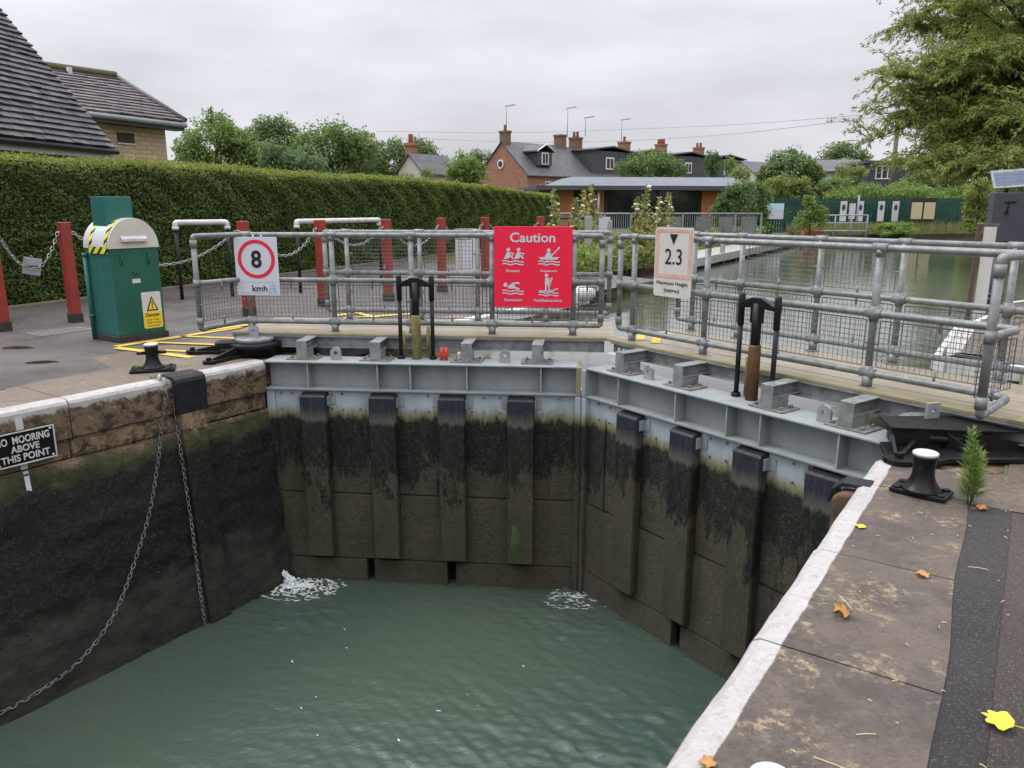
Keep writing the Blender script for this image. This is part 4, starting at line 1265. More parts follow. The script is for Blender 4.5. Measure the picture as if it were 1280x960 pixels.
def anchor(label, side, disc_c, feet, h, rz=0.):
    g = thing('gate_anchor', label, 'gate anchor', (disc_c[0], disc_c[1], 0), 0, 'black iron anchors holding the gate tops')
    mb = MB(); mb.lathe([(.235, -.02), (.235, h * .45), (.25, h * .47), (.25, h * .8), (.22, h * .82)], n=36); mb.build('collar', 'black', g)
    mb = MB(); mb.lathe([(.185, h * .82), (.185, h + .004), (.178, h + .012), (.02, h + .013)], n=36)
    for i in range(6): mb.path([(.13 * math.cos(i * 1.05), .13 * math.sin(i * 1.05), h + .012), (.13 * math.cos(i * 1.05), .13 * math.sin(i * 1.05), h + .018)], .012, 6, smooth=False)
    mb.build('cap_disc', 'bracket', g)
    mb = MB(); R = Matrix.Rotation(rz, 4, 'Z')
    polys = [[Vector(v) for v in ((-.045, 0, 0), (.045, 0, 0), (.045, .105, 0), (-.045, .105, 0))], [Vector((.013 * math.cos(q * PI / 5), .06 + .013 * math.sin(q * PI / 5), 0)) for q in range(10)]]
    fl = [v for q in polys for v in q]; tri = tessellate_polygon(polys)
    for yy in (-.01, .01): mb.add([R @ Vector((v.x, yy, h + .013 + v.y)) for v in fl], [tuple(q) for q in tri])
    nn = len(fl)
    for i in range(4): mb.f.append((i, (i + 1) % 4, nn + (i + 1) % 4, nn + i)); mb.mi.append(0); mb.sm.append(False)
    for i in range(10): mb.f.append((4 + i, 4 + (i + 1) % 10, nn + 4 + (i + 1) % 10, nn + 4 + i)); mb.mi.append(0); mb.sm.append(False)
    mb.build('lifting_eye', 'alu', g)
    for (fx, fy, w) in feet:
        v = Vector((fx - disc_c[0], fy - disc_c[1], 0)); L = v.length; d = v / L; q = Vector((-d.y, d.x, 0))
        mb = MB(); n = 8
        out = [d * .1 + q * w * 1.25, d * (L * .55) + q * w * .8] + [d * L + (q * math.cos(PI * i / n) + d * math.sin(PI * i / n)) * w for i in range(n + 1)] + [d * (L * .55) - q * w * .8, d * .1 - q * w * 1.25]
        mb.prism([(p.x, p.y) for p in out], .0, .032); 
        c = d * L
        mb.path([c + Vector((0, 0, .031)), c + Vector((0, 0, .06))], .024, 6, smooth=False)
        mb.build('foot', 'black', g, bevel=.004)
        mb = MB(); a_, b_ = d * .2, d * (L - .05)
        th = q * .012
        mb.hexa([a_ - th + Vector((0, 0, .031)), b_ - th + Vector((0, 0, .031)), b_ + th + Vector((0, 0, .031)), a_ + th + Vector((0, 0, .031))],
                [a_ - th + Vector((0, 0, h * .75)), b_ - th + Vector((0, 0, .045)), b_ + th + Vector((0, 0, .045)), a_ + th + Vector((0, 0, h * .75))])
        mb.build('rib', 'black', g, bevel=.003)
    return g


al = anchor('black anchor casting with grey cap on the left bank beside the yellow lines', 1, (-2.50, 7.36), [(-3.12, 7.38, .06), (-2.76, 6.86, .055)], .155, -.1)
mb = MB(); mb.box(-.33, .02, -.12, .09, .05, .135, 0, Matrix.Rotation(.2, 4, 'Z')); mb.box(-.3, -.15, -.2, .0, .04, .085, 0, Matrix.Rotation(.25, 4, 'Z')); mb.path([(-.40, .06, .07), (-.28, .06, .07)], .05, 12); mb.build('clamp_block', 'black', al, bevel=.006)
ar = anchor('black anchor casting with long ribbed arm on the right bank behind the bollard', -1, (2.55, 4.50), [(2.17, 4.10, .085), (3.15, 4.14, .07)], .125, .25)
# tall webs of the right-hand casting
mb = MB()
def web(a, b, h0, h1, th=.02):
    a, b = Vector((a[0] - 2.55, a[1] - 4.50, 0)), Vector((b[0] - 2.55, b[1] - 4.50, 0)); q = (b - a).normalized(); q = Vector((-q.y, q.x, 0)) * th / 2
    mb.hexa([a - q, b - q, b + q, a + q], [a - q + Vector((0, 0, h0)), b - q + Vector((0, 0, h1)), b + q + Vector((0, 0, h1)), a + q + Vector((0, 0, h0))])
web((2.22, 4.32), (2.66, 4.26), .15, .135); web((2.66, 4.262), (3.05, 4.2), .135, .05); web((2.52, 4.27), (2.62, 4.12), .13, .034)
web((2.221, 4.315), (2.17, 4.14), .12, .04)
mb.build('web', 'black', ar, bevel=.003)
mb = MB(); mb.prism([(-.34, -.2), (.12, -.27), (.5, -.3), (.35, .05), (-.3, .05)], .134, .148); mb.build('top_plate', 'black', ar, bevel=.004)
mb = MB(); mb.prism([(-.46, -.44), (-.30, -.50), (-.1, -.42), (.6, -.42), (.75, -.3), (.3, -.1), (-.35, -.1)], .0, .03); mb.build('sole_plate', 'black', ar, bevel=.006)

# ------------------------------------------------------------------ paint on the left tarmac
mb = MB()
def line(p, q, w, z=.0015):
    p, q = Vector((p[0], p[1], 0)), Vector((q[0], q[1], 0)); d = (q - p).normalized(); n_ = Vector((-d.y, d.x, 0)) * w / 2
    mb.add([p - n_ + Vector((0, 0, z)), q - n_ + Vector((0, 0, z)), q + n_ + Vector((0, 0, z)), p + n_ + Vector((0, 0, z))], [(0, 1, 2, 3)])
k = 0
for p, q, w in (((145, 433), (300, 409), .10), ((146, 435), (240, 447), .09), ((180, 428), (285, 432), .07), ((225, 420), (300, 423), .07), ((205, 438), (262, 441), .06), ((255, 414), (330, 404), .10),
                ((420, 394), (490, 386), .12), ((430, 398), (520, 392), .12), ((440, 390), (470, 397), .10)):
    a_, b_ = on(*p), on(*q); line(a_, b_, w, .0015 + .003 * (k % 3)); k += 1
tag(mb.build('painted_road_lines', 'yelline'), kind='structure')

# puddles
mb = MB()
for px, py, r in ((22, 434, .16), (52, 452, .15), (300, 470, .0)):
    if r:
        c = on(px, py); rg_ = random.Random(px)
        pts = [(c.x + r * rg_.uniform(.6, 1.1) * math.cos(t), c.y + r * .55 * rg_.uniform(.6, 1.1) * math.sin(t)) for t in [2 * PI * i / 18 for i in range(18)]]
        mb.add([(x, y, -.002) for x, y in pts], [tuple(range(18))])
puddle_m = NT('puddle_water'); puddle_m.set((.035, .03, .022), .03, 0, .5); M['puddle'] = puddle_m.m
tag(mb.build('puddle_water', 'puddle'), kind='structure')
# inspection cover
mb = MB(); c = on(75, 414); mb.box(-.3, .3, -.2, .2, -.005, .001, 0, Matrix.Translation((c.x, c.y, 0)) @ Matrix.Rotation(1., 4, 'Z'))
for i in range(9):
    for j in range(6): mb.box(-.26 + i * .06, -.225 + i * .06, -.17 + j * .06, -.135 + j * .06, .0008, .004, 0, Matrix.Translation((c.x, c.y, 0)) @ Matrix.Rotation(1., 4, 'Z'))
tag(mb.build('inspection_cover', 'plate', origin=(c.x, c.y, 0)), 'flat chequered metal cover in the tarmac left of the green cabinet', 'cover')

# ------------------------------------------------------------------ green control cabinet
CB = thing('control_cabinet', 'green metal control cabinet with arched cream top and yellow danger sign', 'cabinet', (-4.14, 8.005, 0), ROT_U)
W_, D_, Hh, RZ = .53, .48, .97, .30
mb = MB(); mb.box(-.02, W_ + .02, -.02, D_ + .01, -.005, .06); mb.build('plinth', 'bitumen', CB, bevel=.006)
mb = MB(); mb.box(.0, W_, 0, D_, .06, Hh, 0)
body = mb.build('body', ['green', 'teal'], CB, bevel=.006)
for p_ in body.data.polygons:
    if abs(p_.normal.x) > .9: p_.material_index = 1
prof = [(W_ + .012, Hh), (W_ + .012, Hh + .012)] + [(W_ / 2 + (W_ / 2 + .012) * math.cos(t), Hh + .012 + RZ * math.sin(t)) for t in [PI * i / 24 for i in range(1, 24)]] + [(-.012, Hh + .012), (-.012, Hh)]
mb = MB(); mb.prism(prof, -.012, D_ + .012, 0, lambda a_, b_, c_: (a_, c_, b_ + .001)); mb.build('arched_top', 'cream', CB, bevel=.004)
mb = MB(); mb.hexa([(.12, -.05, Hh + .07), (.12, -.0125, Hh + .07), (.40, -.0125, Hh + .07), (.40, -.05, Hh + .07)], [(.12, -.05, Hh + .10), (.12, -.0125, Hh + .13), (.40, -.0125, Hh + .13), (.40, -.05, Hh + .10)]); mb.build('hood_lip', 'white', CB, bevel=.003)
mb = MB(); mb.box(.07, .36, .12, .40, Hh + .20, Hh + .53); mb.build('top_box', 'teal', CB, bevel=.006)
for x in (.11, .41):
    mb = MB(); mb.path([(x, -.001, .90), (x, -.02, .90), (x, -.02, .80), (x, -.001, .80)], .007, 6); mb.build('latch', 'green', CB)
mb = MB(); mb.path([(.24, -.001, .72), (.24, -.012, .72)], .02, 10); mb.path([(.27, -.001, .71), (.27, -.012, .71)], .012, 10); mb.build('lock', 'green', CB)
mb = MB(); mb.box(.205, .295, -.003, -.0005, .605, .65); mb.build('small_plate', 'creamsign', CB)
mb = MB(); mb.path([(.315, -.028 + .028, .06), (.3, 0, .06)], .001, 4) if False else None
mb = MB(); mb.path([(-.03, D_ - .03, .0), (-.03, D_ - .03, .90)], .022, 10)
for z in (.25, .9): mb.path([(-.03, D_ - .03, z - .02), (-.03, D_ - .03, z + .02)], .028, 10)
mb.build('side_pipe', 'teal', CB)
# danger notice
mb = MB()
poly = []
for cx, cz, t0 in ((.555, .48, 0), (.345, .48, 90), (.345, .125, 180), (.555, .125, 270)):
    for q in range(4): t_ = math.radians(t0 + q * 30); poly.append((cx + .02 * math.cos(t_), cz + .02 * math.sin(t_)))
mb.prism(poly, -.004, -.0005, 0, lambda a_, b_, c_: (a_, c_, b_)); dn = mb.build('danger_notice', 'creamsign', CB); dn.scale = (.875, 1, 1)
mb = MB(); mb.box(.33, .57, -.006, -.0042, .11, .285); mb.build('yellow_field', 'yellow', dn)
mb = MB(); flat(mb, [(.375, .295), (.53, .295), (.4525, .455)], y=-.0044); mb.build('triangle_border', 'ink', dn)
mb = MB(); flat(mb, [(.397, .309), (.508, .309), (.4525, .425)], y=-.0062); mb.build('warning_triangle', 'yellow', dn)
mb = MB(); flat(mb, [(.4445, .395), (.4605, .395), (.457, .345), (.448, .345)], y=-.008); flat(mb, disc(.4525, .330, .0085), y=-.008); mb.build('exclamation_mark', 'ink', dn)
text('Danger', 'lettering', 'ink', dn, .355, .545, .222, .272, y=-.0062, bold=.02)
for i, w_ in enumerate(('Stay clear', 'when moving', 'lock gates')): text(w_, 'lettering', 'ink', dn, .36 + .01 * (i != 1), .54 - .01 * (i != 1), .186 - .032 * i, .207 - .032 * i, y=-.0062)
# taped notice bent over the arch
def arch_pt(ang, y, off): return (W_ / 2 + (W_ / 2 + .012 + off) * math.cos(ang), y, Hh + .012 + (RZ + off) * math.sin(ang))
def arch_patch(mb, a0, a1, y0, y1, off, n=8):
    for i in range(n):
        t0, t1 = a0 + (a1 - a0) * i / n, a0 + (a1 - a0) * (i + 1) / n
        mb.add([arch_pt(t0, y0, off), arch_pt(t1, y0, off), arch_pt(t1, y1, off), arch_pt(t0, y1, off)], [(0, 1, 2, 3), (3, 2, 1, 0)] if False else [(0, 3, 2, 1)])
mb = MB(); arch_patch(mb, math.radians(125), math.radians(179), .05, .33, .0025); pn = mb.build('paper_notice', 'whitesign', CB)
mb = MB()
arch_patch(mb, math.radians(122), math.radians(179), .02, .075, .005); arch_patch(mb, math.radians(122), math.radians(179), .31, .365, .005); arch_patch(mb, math.radians(118), math.radians(128), .076, .309, .0055)
mb.add([(-.0145, .02, Hh + .02), (-.0145, .38, Hh + .02), (-.0145, .38, Hh - .05), (-.0145, .02, Hh - .05)], [(0, 1, 2, 3)])
mb.build('warning_tape', 'tape', pn)
mb = MB(); arch_patch(mb, math.radians(138), math.radians(148), .12, .30, .0045); mb.build('blue_header', 'bluesign', pn)

# ------------------------------------------------------------------ red posts, chains, rails by the hedge
post_def = [((5, 413), 272, 'red post at the left edge of the view'), ((95, 402), 275, 'red post standing left of the green cabinet'), ((312, 394), 276, 'red post behind the speed limit sign'),
            ((405, 382), 277, 'red post beneath the right white hoop'), ((486, 375.5), 275, 'red post at the right end of the long white hoop'), ((553, 364.5), 273, 'red post left of the pale meter cabinet'),
            ((607, 358), 272, 'red post just left of the caution board'), ((675, 352), 270, 'red post behind the top of the caution board')]
posts = []
pp = None
for (b_, ty, lab) in post_def:
    c = on(*b_)
    h = 1.215
    if pp is None:
        pp = thing('chain_post', lab, 'post', c, ROT_U, 'red posts joined by chains')
        mb = MB(); mb.box(-.058, .058, -.058, .058, .1, h); mb.build('shaft', 'redpost', pp, bevel=.008)
        mb = MB(); mb.box(-.068, .068, -.068, .068, -.01, .105); mb.build('foot', 'bitumen', pp, bevel=.006)
        mb = MB(); mb.path([(.059, 0, h - .12), (.08, 0, h - .12)], .012, 8); mb.path([(-.059, 0, h - .12), (-.08, 0, h - .12)], .012, 8); mb.build('chain_eye', 'white', pp)
        q = pp
    else:
        q = copy_tree(pp); q.location = c; q['label'] = lab
        q.rotation_euler[2] = ROT_U + rnd.uniform(-.05, .05)
    posts.append(c)


def hang_chain(a, b, sag, label, za=1.095, zb=1.095, link=.05):
    a, b = Vector(a), Vector(b); d = (b - a); d.z = 0; d.normalize()
    p0 = a + d * .08 + Vector((0, 0, za)); p1 = b - d * .08 + Vector((0, 0, zb))
    pts = [p0.lerp(p1, t / 16) - Vector((0, 0, sag * 4 * (t / 16) * (1 - t / 16))) for t in range(17)]
    mb = MB(); chain_mesh(mb, pts, .06, .0065, .017, 8, 4)
    return tag(mb.build('barrier_chain', 'chain', origin=p0), label, 'chain', 'chains between the red posts'), pts


_, cp = hang_chain(posts[0], posts[1], .42, 'chain at far left carrying a grey tag')
hang_chain(posts[1], posts[2] , .42, 'chain running behind the green cabinet')
hang_chain(posts[2], posts[3], .35, 'chain behind the speed limit sign')
hang_chain(posts[3], posts[4], .25, 'chain seen through the mesh under the long white hoop')
hang_chain(posts[4], posts[5], .3, 'chain between the posts left of the pale meter cabinet')
hang_chain(posts[5], posts[6], .25, 'chain in front of the pale meter cabinet')
hang_chain(posts[6], posts[7], .25, 'chain running behind the caution board')
c = at(40, 333, (posts[0].y + posts[1].y) / 2 + .05)
gt = thing('chain_tag', 'grey square plate hanging from the leftmost chain', 'plate', c, .35)
mb = MB(); mb.box(-.095, .095, -.008, .008, -.10, .10, 0, Matrix.Rotation(.2, 4, 'Y')); mb.build('plate', 'alu', gt, bevel=.003)
mb = MB(); mb.box(-.07, .07, -.014, -.009, -.02, .01, 0, Matrix.Rotation(.05, 4, 'Y')); mb.build('slot', 'cabinet_grey', gt)
mb = MB(); mb.path([(-.02, 0, .095), (0, 0, .13), (.03, 0, .095)], .005, 6); mb.build('hook', 'chain', gt)

hoops = []
for (l0, r0, lab) in (((228, 374), (291, 370), 'short white topped hoop rail against the hedge'), ((376, 366), (477, 354), 'longer white topped hoop rail against the hedge')):
    a_, b_ = on(*l0), on(*r0)
    # keep the bar level with the ground along the hedge
    h = thing('hoop_rail', lab, 'hoop rail', (a_ + b_) / 2, math.atan2(b_.y - a_.y, b_.x - a_.x), 'white topped hoop rails by the hedge')
    L = (b_ - a_).length / 2; zt = 1.16
    mb = MB(); mb.path(bar_path([(-L, 0, zt - .09), (-L, 0, zt), (L, 0, zt), (L, 0, zt - .09)], .06), .042, 12)
    for x in (-L, L): mb.path([(x, 0, zt - .11), (x, 0, zt - .06)], .05, 12)
    mb.build('white_bar', 'white', h)
    for x in (-L, L):
        mb = MB(); mb.path([(x, 0, -.02), (x, 0, zt - .1)], .027, 10); mb.build('leg', 'rod', h)

c = on(583, 350)
mc = thing('meter_cabinet', 'pale green narrow meter cabinet behind the mesh left of the caution board', 'cabinet', c, .5)
mb = MB(); mb.box(-.19, .19, -.1, .1, .0, .95); mb.build('body', 'render', mc, bevel=.01)
mb = MB(); mb.box(-.14, .14, -.106, -.1005, .12, .9); mb.build('door', 'lf_pale' if False else 'whitesign', mc)
mb = MB(); mb.box(-.2, .2, -.115, .11, .951, .98); mb.build('lid', 'alu', mc)

# ------------------------------------------------------------------ hedge
def hedge(label, a, b, h0, h1, thick, seed):
    rg = np.random.default_rng(seed)
    a, b = Vector((a.x, a.y, 0)), Vector((b.x, b.y, 0)); d = (b - a); L = d.length; d.normalize(); n_ = Vector((-d.y, d.x, 0))
    o = a.copy()
    def hh(s):
        q = np.clip((s / L - .62) / .38, 0, 1); q = q * q * (3 - 2 * q)
        return h0 + (h1 - h0) * q + .02 * np.sin(s * .9) + .015 * np.sin(s * 2.7 + 1)
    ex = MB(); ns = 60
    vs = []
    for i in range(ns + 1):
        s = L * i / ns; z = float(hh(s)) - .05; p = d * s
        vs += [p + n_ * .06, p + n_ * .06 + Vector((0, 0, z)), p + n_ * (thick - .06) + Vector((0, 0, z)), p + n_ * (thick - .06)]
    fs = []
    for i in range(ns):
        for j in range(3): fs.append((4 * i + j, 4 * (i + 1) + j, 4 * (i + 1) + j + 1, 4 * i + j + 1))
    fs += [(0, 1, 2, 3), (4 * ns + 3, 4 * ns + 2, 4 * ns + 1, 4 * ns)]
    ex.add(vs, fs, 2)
    # front face leaves: denser where near
    n1 = 125000
    s = L * rg.random(n1) ** 1.35; z = rg.random(n1)
    H = hh(s); lumps = .05 * np.sin(s * 5 + 3 * np.sin(z * 7)) * np.sin(z * 9 + s * 2.1)
    D3, N3 = np.array(d), np.array(n_)
    depth = -.02 + lumps + rg.uniform(-.05, .05, n1)
    P1 = s[:, None] * D3 + depth[:, None] * N3; P1[:, 2] = z * H
    q1 = rg.normal(size=(n1, 3)) * .75 - N3 * .7 + np.array([0, 0, .55])
    size = (.034 + .0022 * s) * rg.uniform(.7, 1.3, n1)
    V1 = leaf_quads(P1, q1, size, size * .5, rg)
    m1 = np.where((z > .93 + .02 * np.sin(s * 3)) & (rg.random(n1) < .85), 1, 0)
    n2 = 26000
    s2 = L * rg.random(n2) ** 1.3; t2 = rg.random(n2) * thick; P2 = s2[:, None] * D3 + t2[:, None] * N3
    P2[:, 2] = hh(s2) + .03 * np.sin(s2 * 6 + t2 * 5) + np.abs(rg.normal(0, .03, n2))
    q2 = rg.normal(size=(n2, 3)) * .7 + np.array([0, 0, .8])
    sz = (.04 + .002 * s2) * rg.uniform(.7, 1.3, n2)
    V2 = leaf_quads(P2, q2, sz, sz * .5, rg)
    n3 = 7000   # end face
    t3 = rg.random(n3) * thick; z3 = rg.random(n3) * float(hh(L)); P3 = (L + rg.uniform(-.06, .06, n3))[:, None] * D3 + t3[:, None] * N3; P3[:, 2] = z3
    V3 = leaf_quads(P3, rg.normal(size=(n3, 3)) * .7 + D3, .1 * rg.uniform(.7, 1.3, n3), .05, rg)
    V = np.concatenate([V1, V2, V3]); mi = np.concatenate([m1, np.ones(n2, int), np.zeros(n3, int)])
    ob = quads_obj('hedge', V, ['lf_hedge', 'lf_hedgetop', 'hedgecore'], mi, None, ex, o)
    return tag(ob, label, 'hedge')


h0, h1 = on(0, 387), on(300, 350)
hd = (h1 - h0).normalized()
hedge('tall clipped green hedge running along the left side', h0 - hd * 4.5, h0 + hd * 23.6, 2.09, 1.84, 1.3, 21)
# kerb at the hedge foot
mb = MB(); kd = math.atan2(hd.y, hd.x); Mx = Matrix.Translation(h0) @ Matrix.Rotation(kd, 4, 'Z')
mb.box(-4.5, 16, -.16, -.08, -.02, .05, 0, Mx)
tag(mb.build('kerb', 'copeL', bevel=.01), kind='structure')


# ------------------------------------------------------------------ houses on the left
def tiled_slope(mb, p0, p1, q1, q0, rows, tw, rg, th=.03, mi=0, lift=.05):
    """courses of separate tiles on the quad p0-p1 (eaves) q0-q1 (ridge)"""
    p0, p1, q0, q1 = map(Vector, (p0, p1, q0, q1))
    nrm = (p1 - p0).cross(q0 - p0).normalized()
    if nrm.z < 0: nrm = -nrm
    for r in range(rows):
        f0, f1 = r / rows, min(1, (r + 1.25) / rows)
        a0, a1, b0, b1 = p0.lerp(q0, f0), p1.lerp(q1, f0), p0.lerp(q0, f1), p1.lerp(q1, f1)
        n = max(1, int((a1 - a0).length / tw)); off = (r % 2) * .5
        k = 0
        while k < n + 1:
            x0 = max(0, (k - off) / n); x1 = min(1, (k + 1 - off) / n); k += 1
            if x1 - x0 < .2 / n: continue
            e = .004 / max(.1, (a1 - a0).length)
            l0 = rg.uniform(.85, 1.1); l1, l2 = l0 * rg.uniform(.93, 1.07) * lift, l0 * rg.uniform(.93, 1.07) * lift
            A_, B_, C_, D_2 = a0.lerp(a1, x0 + e), a0.lerp(a1, x1 - e), b0.lerp(b1, x1 - e), b0.lerp(b1, x0 + e)
            mb.add([A_ + nrm * (l1 - th), B_ + nrm * (l2 - th), C_ + nrm * .002, D_2 + nrm * .002, A_ + nrm * l1, B_ + nrm * l2, C_ + nrm * (.002 + th * .5), D_2 + nrm * (.002 + th * .5)],
                   [(4, 5, 6, 7), (0, 1, 5, 4), (1, 2, 6, 5), (3, 0, 4, 7), (0, 3, 2, 1)], mi)


rg = random.Random(5)
ec = at(143, 187, 16.5); el = (at(0, 173, 13.6) - ec); el.z = 0; el.normalize()        # eaves run towards the viewer
pd = Vector((el.y, -el.x, 0));
if pd.x > 0: pd = -pd
H1 = thing('cottage', 'cottage with steep dark tiled roof rising above the hedge at left', 'house', (ec.x, ec.y, 0))
o_ = Vector(H1.location)
e0, e1 = ec - o_, ec + el * 9 - o_
run = 4.2; rise = Vector((0, 0, 1.225 * run))
r0, r1 = e0 + pd * run + rise, e1 + pd * run + rise
mb = MB(); tiled_slope(mb, e1, e0, r0, r1, 44, .24, rg, .045, 0, .085); rf = mb.build('roof', 'tiles', H1)
mb = MB(); 
for s_ in (0,):
    b0, b1 = e0 + pd * run * 2, e1 + pd * run * 2
    mb.add([e0 - Vector((0, 0, .02)), e1 - Vector((0, 0, .02)), r1 - Vector((0, 0, .02)), r0 - Vector((0, 0, .02)), b0, b1], [(0, 1, 2, 3), (3, 2, 5, 4)])
mb.build('roof_deck', 'slate', rf)
i0, i1 = e0 - el * -.25 + pd * .35, e1 + pd * .35
mb = MB(); zb = -ec.z
def V0(p, z): return Vector((p.x, p.y, z))
g0, g1 = e0 + pd * .35 + el * .2, e1 + pd * .35
k0, k1 = e0 + pd * (2 * run - .35) + el * .2, e1 + pd * (2 * run - .35)
wt = ec.z - .08
mb.add([V0(g0, 0), V0(g1, 0), V0(k1, 0), V0(k0, 0), V0(g0, wt), V0(g1, wt), V0(k1, wt), V0(k0, wt), V0((g0 + k0) / 2, ec.z + 1.1 * run)],
       [(0, 1, 5, 4), (1, 2, 6, 5), (2, 3, 7, 6), (3, 0, 4, 8, 7)])
mb.build('wall', 'render', H1)
mb = MB(); mb.path([e0 + Vector((0, 0, -.05)) - pd * .06, e1 + Vector((0, 0, -.05)) - pd * .06], .055, 10); mb.build('gutter', 'black', H1)
mb = MB(); fa, fb = e0 + pd * .02, e1 + pd * .02
mb.hexa([V0(fa, ec.z - .2), V0(fb, ec.z - .2), V0(fb + pd * .03, ec.z - .2), V0(fa + pd * .03, ec.z - .2)], [V0(fa, ec.z - .03), V0(fb, ec.z - .03), V0(fb + pd * .03, ec.z - .03), V0(fa + pd * .03, ec.z - .03)]); mb.build('fascia_board', 'cream', H1)

# second house: buff stone with hipped roof
E1, E0 = at(232, 154, 22), at(110, 141.5, 19.3)
zE = E1.z; E0.z = zE
R1, R0 = at(145, 98, 23.5), at(70, 91, 22.4); R0.z = R1.z
d2 = (E1 - E0).normalized(); n2 = Vector((-d2.y, d2.x, 0))
E0 = E0 - d2 * 1.5; R0 = R0 - d2 * 1.5
H2 = thing('stone_house', 'buff stone house with brown hipped roof behind the dark cottage roof', 'house', (E1.x, E1.y, 0))
o_ = Vector(H2.location)
E1, E0, R1, R0 = E1 - o_, E0 - o_, R1 - o_, R0 - o_
mb = MB(); tiled_slope(mb, E0, E1, R1, R0, 13, .32, rg, .045, 0, .075)
depthv = (R1 - E1) - d2 * (R1 - E1).dot(d2); depthv.z = 0
Eb = E1 + depthv * 2
tiled_slope(mb, E1, Eb, R1 + depthv * .02, R1, 13, .32, rg, .045, 0, .075)
rf = mb.build('roof', 'tiles_far', H2)
dz_ = Vector((0, 0, .07)); mb = MB(); mb.add([E0 - dz_, E1 - dz_, R1 - dz_, R0 - dz_, Eb - dz_, E0 + depthv * 2 - dz_], [(0, 1, 2, 3), (1, 4, 2), (4, 5, 3, 2)]); mb.build('roof_deck', 'slate', rf)
mb = MB(); mb.path([R0 + Vector((0, 0, .08)), R1 + Vector((0, 0, .08))], .11, 8); mb.build('ridge_tiles', 'ridgemoss', rf)
mb = MB(); mb.path([R1 + Vector((0, 0, .07)), E1 + Vector((0, 0, .08))], .07, 8); mb.build('hip_tiles', 'tiles_far', rf)
c0 = E1 - d2 * .36 + depthv.normalized() * .4; c1 = E0 + depthv.normalized() * .4; c2 = c0 + depthv * 1.7
wt = zE - .12
mb = MB()
dn_ = depthv.normalized()
ang = math.atan2(d2.y, d2.x)
wv_ = MB()
Lw = (c0 - c1).dot(d2)
wv_.box(0, Lw, 0, depthv.length * 1.7, 0, wt)
w_ob = wv_.build('wall', 'buffstone', H2, loc=V0(c1, 0), rotz=ang)
mb = MB(); q0 = E1 - Vector((0, 0, .12)) - dn_ * .0; mb.path([E0 + Vector((0, 0, -.06)), E1 + Vector((0, 0, -.06))], .07, 8); mb.build('gutter', 'railgrey', H2)
mb = MB(); mb.hexa([V0(E0 + dn_ * .05, zE - .2), V0(E1 + dn_ * .05, zE - .2), V0(E1 + dn_ * .4, zE - .2), V0(E0 + dn_ * .4, zE - .2)], [V0(E0 + dn_ * .05, zE - .11), V0(E1 + dn_ * .05, zE - .11), V0(E1 + dn_ * .4, zE - .11), V0(E0 + dn_ * .4, zE - .11)]); mb.build('soffit', 'fascia', H2)
# small window on the wall, vent pipe on the roof
wpos = Lw - 1.28
mb = MB(); mb.box(wpos - .25, wpos + .25, -.02, .01, wt - .50, wt - .25); wi = mb.build('window', 'boardbrown', w_ob)
mb = MB(); mb.box(wpos - .28, wpos + .28, -.04, -.021, wt - .54, wt - .502); mb.build('sill', 'render', wi)
vp = at(87, 90, 22.2) - o_
mb = MB(); mb.path([vp - Vector((0, 0, .55)), vp + Vector((0, 0, .12))], .07, 10); mb.build('vent_pipe', 'railgrey', rf)


# ------------------------------------------------------------------ distant houses
def gable_house(name, label, L, R, zE, zR, ridge_len, mats, group=None, wall_parts=()):
    """L,R: the two eaves corners of the gable wall; the house runs back to the right"""
    L, R = Vector((L.x, L.y, 0)), Vector((R.x, R.y, 0)); w = (R - L); d = w.normalized(); b = Vector((-d.y, d.x, 0))
    t = thing(name, label, 'house', L, math.atan2(d.y, d.x), group); W = w.length; D = ridge_len
    mb = MB(); mb.add([(0, 0, 0), (W, 0, 0), (W, D, 0), (0, D, 0), (0, 0, zE), (W, 0, zE), (W, D, zE), (0, D, zE), (W / 2, 0, zR - .05), (W / 2, D, zR - .05)],
                      [(0, 1, 5, 8, 4), (1, 2, 6, 5), (2, 3, 7, 9, 6), (3, 0, 4, 7)])
    wall = mb.build('wall', mats[0], t)
    mb = MB(); ov = .15; sl = (zR - zE) / (W / 2)
    for sx in (-1, 1):
        x0 = W / 2 + sx * (W / 2 + .3); zz = zE - .3 * sl
        mb.hexa([(W / 2, -ov, zR - .06), (x0, -ov, zz - .06), (x0, D + ov, zz - .06), (W / 2, D + ov, zR - .06)], [(W / 2, -ov, zR + .05), (x0, -ov, zz + .05), (x0, D + ov, zz + .05), (W / 2, D + ov, zR + .05)])
    roof = mb.build('roof', mats[1], t)
    return t, wall, roof, W, D


def chimney(parent, x, y, z0, z1, w, dp, pots, mat='chimbrick'):
    mb = MB(); mb.box(x - w / 2, x + w / 2, y - dp / 2, y + dp / 2, z0, z1); mb.box(x - w / 2 - .08, x + w / 2 + .08, y - dp / 2 - .08, y + dp / 2 + .08, z1 + .001, z1 + .22)
    c = mb.build('chimney', mat, parent)
    for i in range(pots):
        px = x + (i - (pots - 1) / 2) * (w / max(1, pots)); mb = MB(); mb.lathe([(.2, z1 + .221), (.16, z1 + .5), (.18, z1 + .75), (.18, z1 + .85)], (px, y, 0), 10); mb.build('chimney_pot', 'terracotta', c)
    return c


def aerial(parent, x, y, z0, z1):
    mb = MB(); mb.path([(x, y, z0), (x, y, z1)], .04, 5); mb.path([(x - .2, y, z1 - .1), (x + 1.4, y, z1 + .05)], .035, 5)
    for i in range(5): mb.path([(x + .1 + .28 * i, y - .35, z1 - .05), (x + .1 + .28 * i, y + .35, z1 - .05)], .02, 4)
    return mb.build('aerial', 'railgrey', parent)


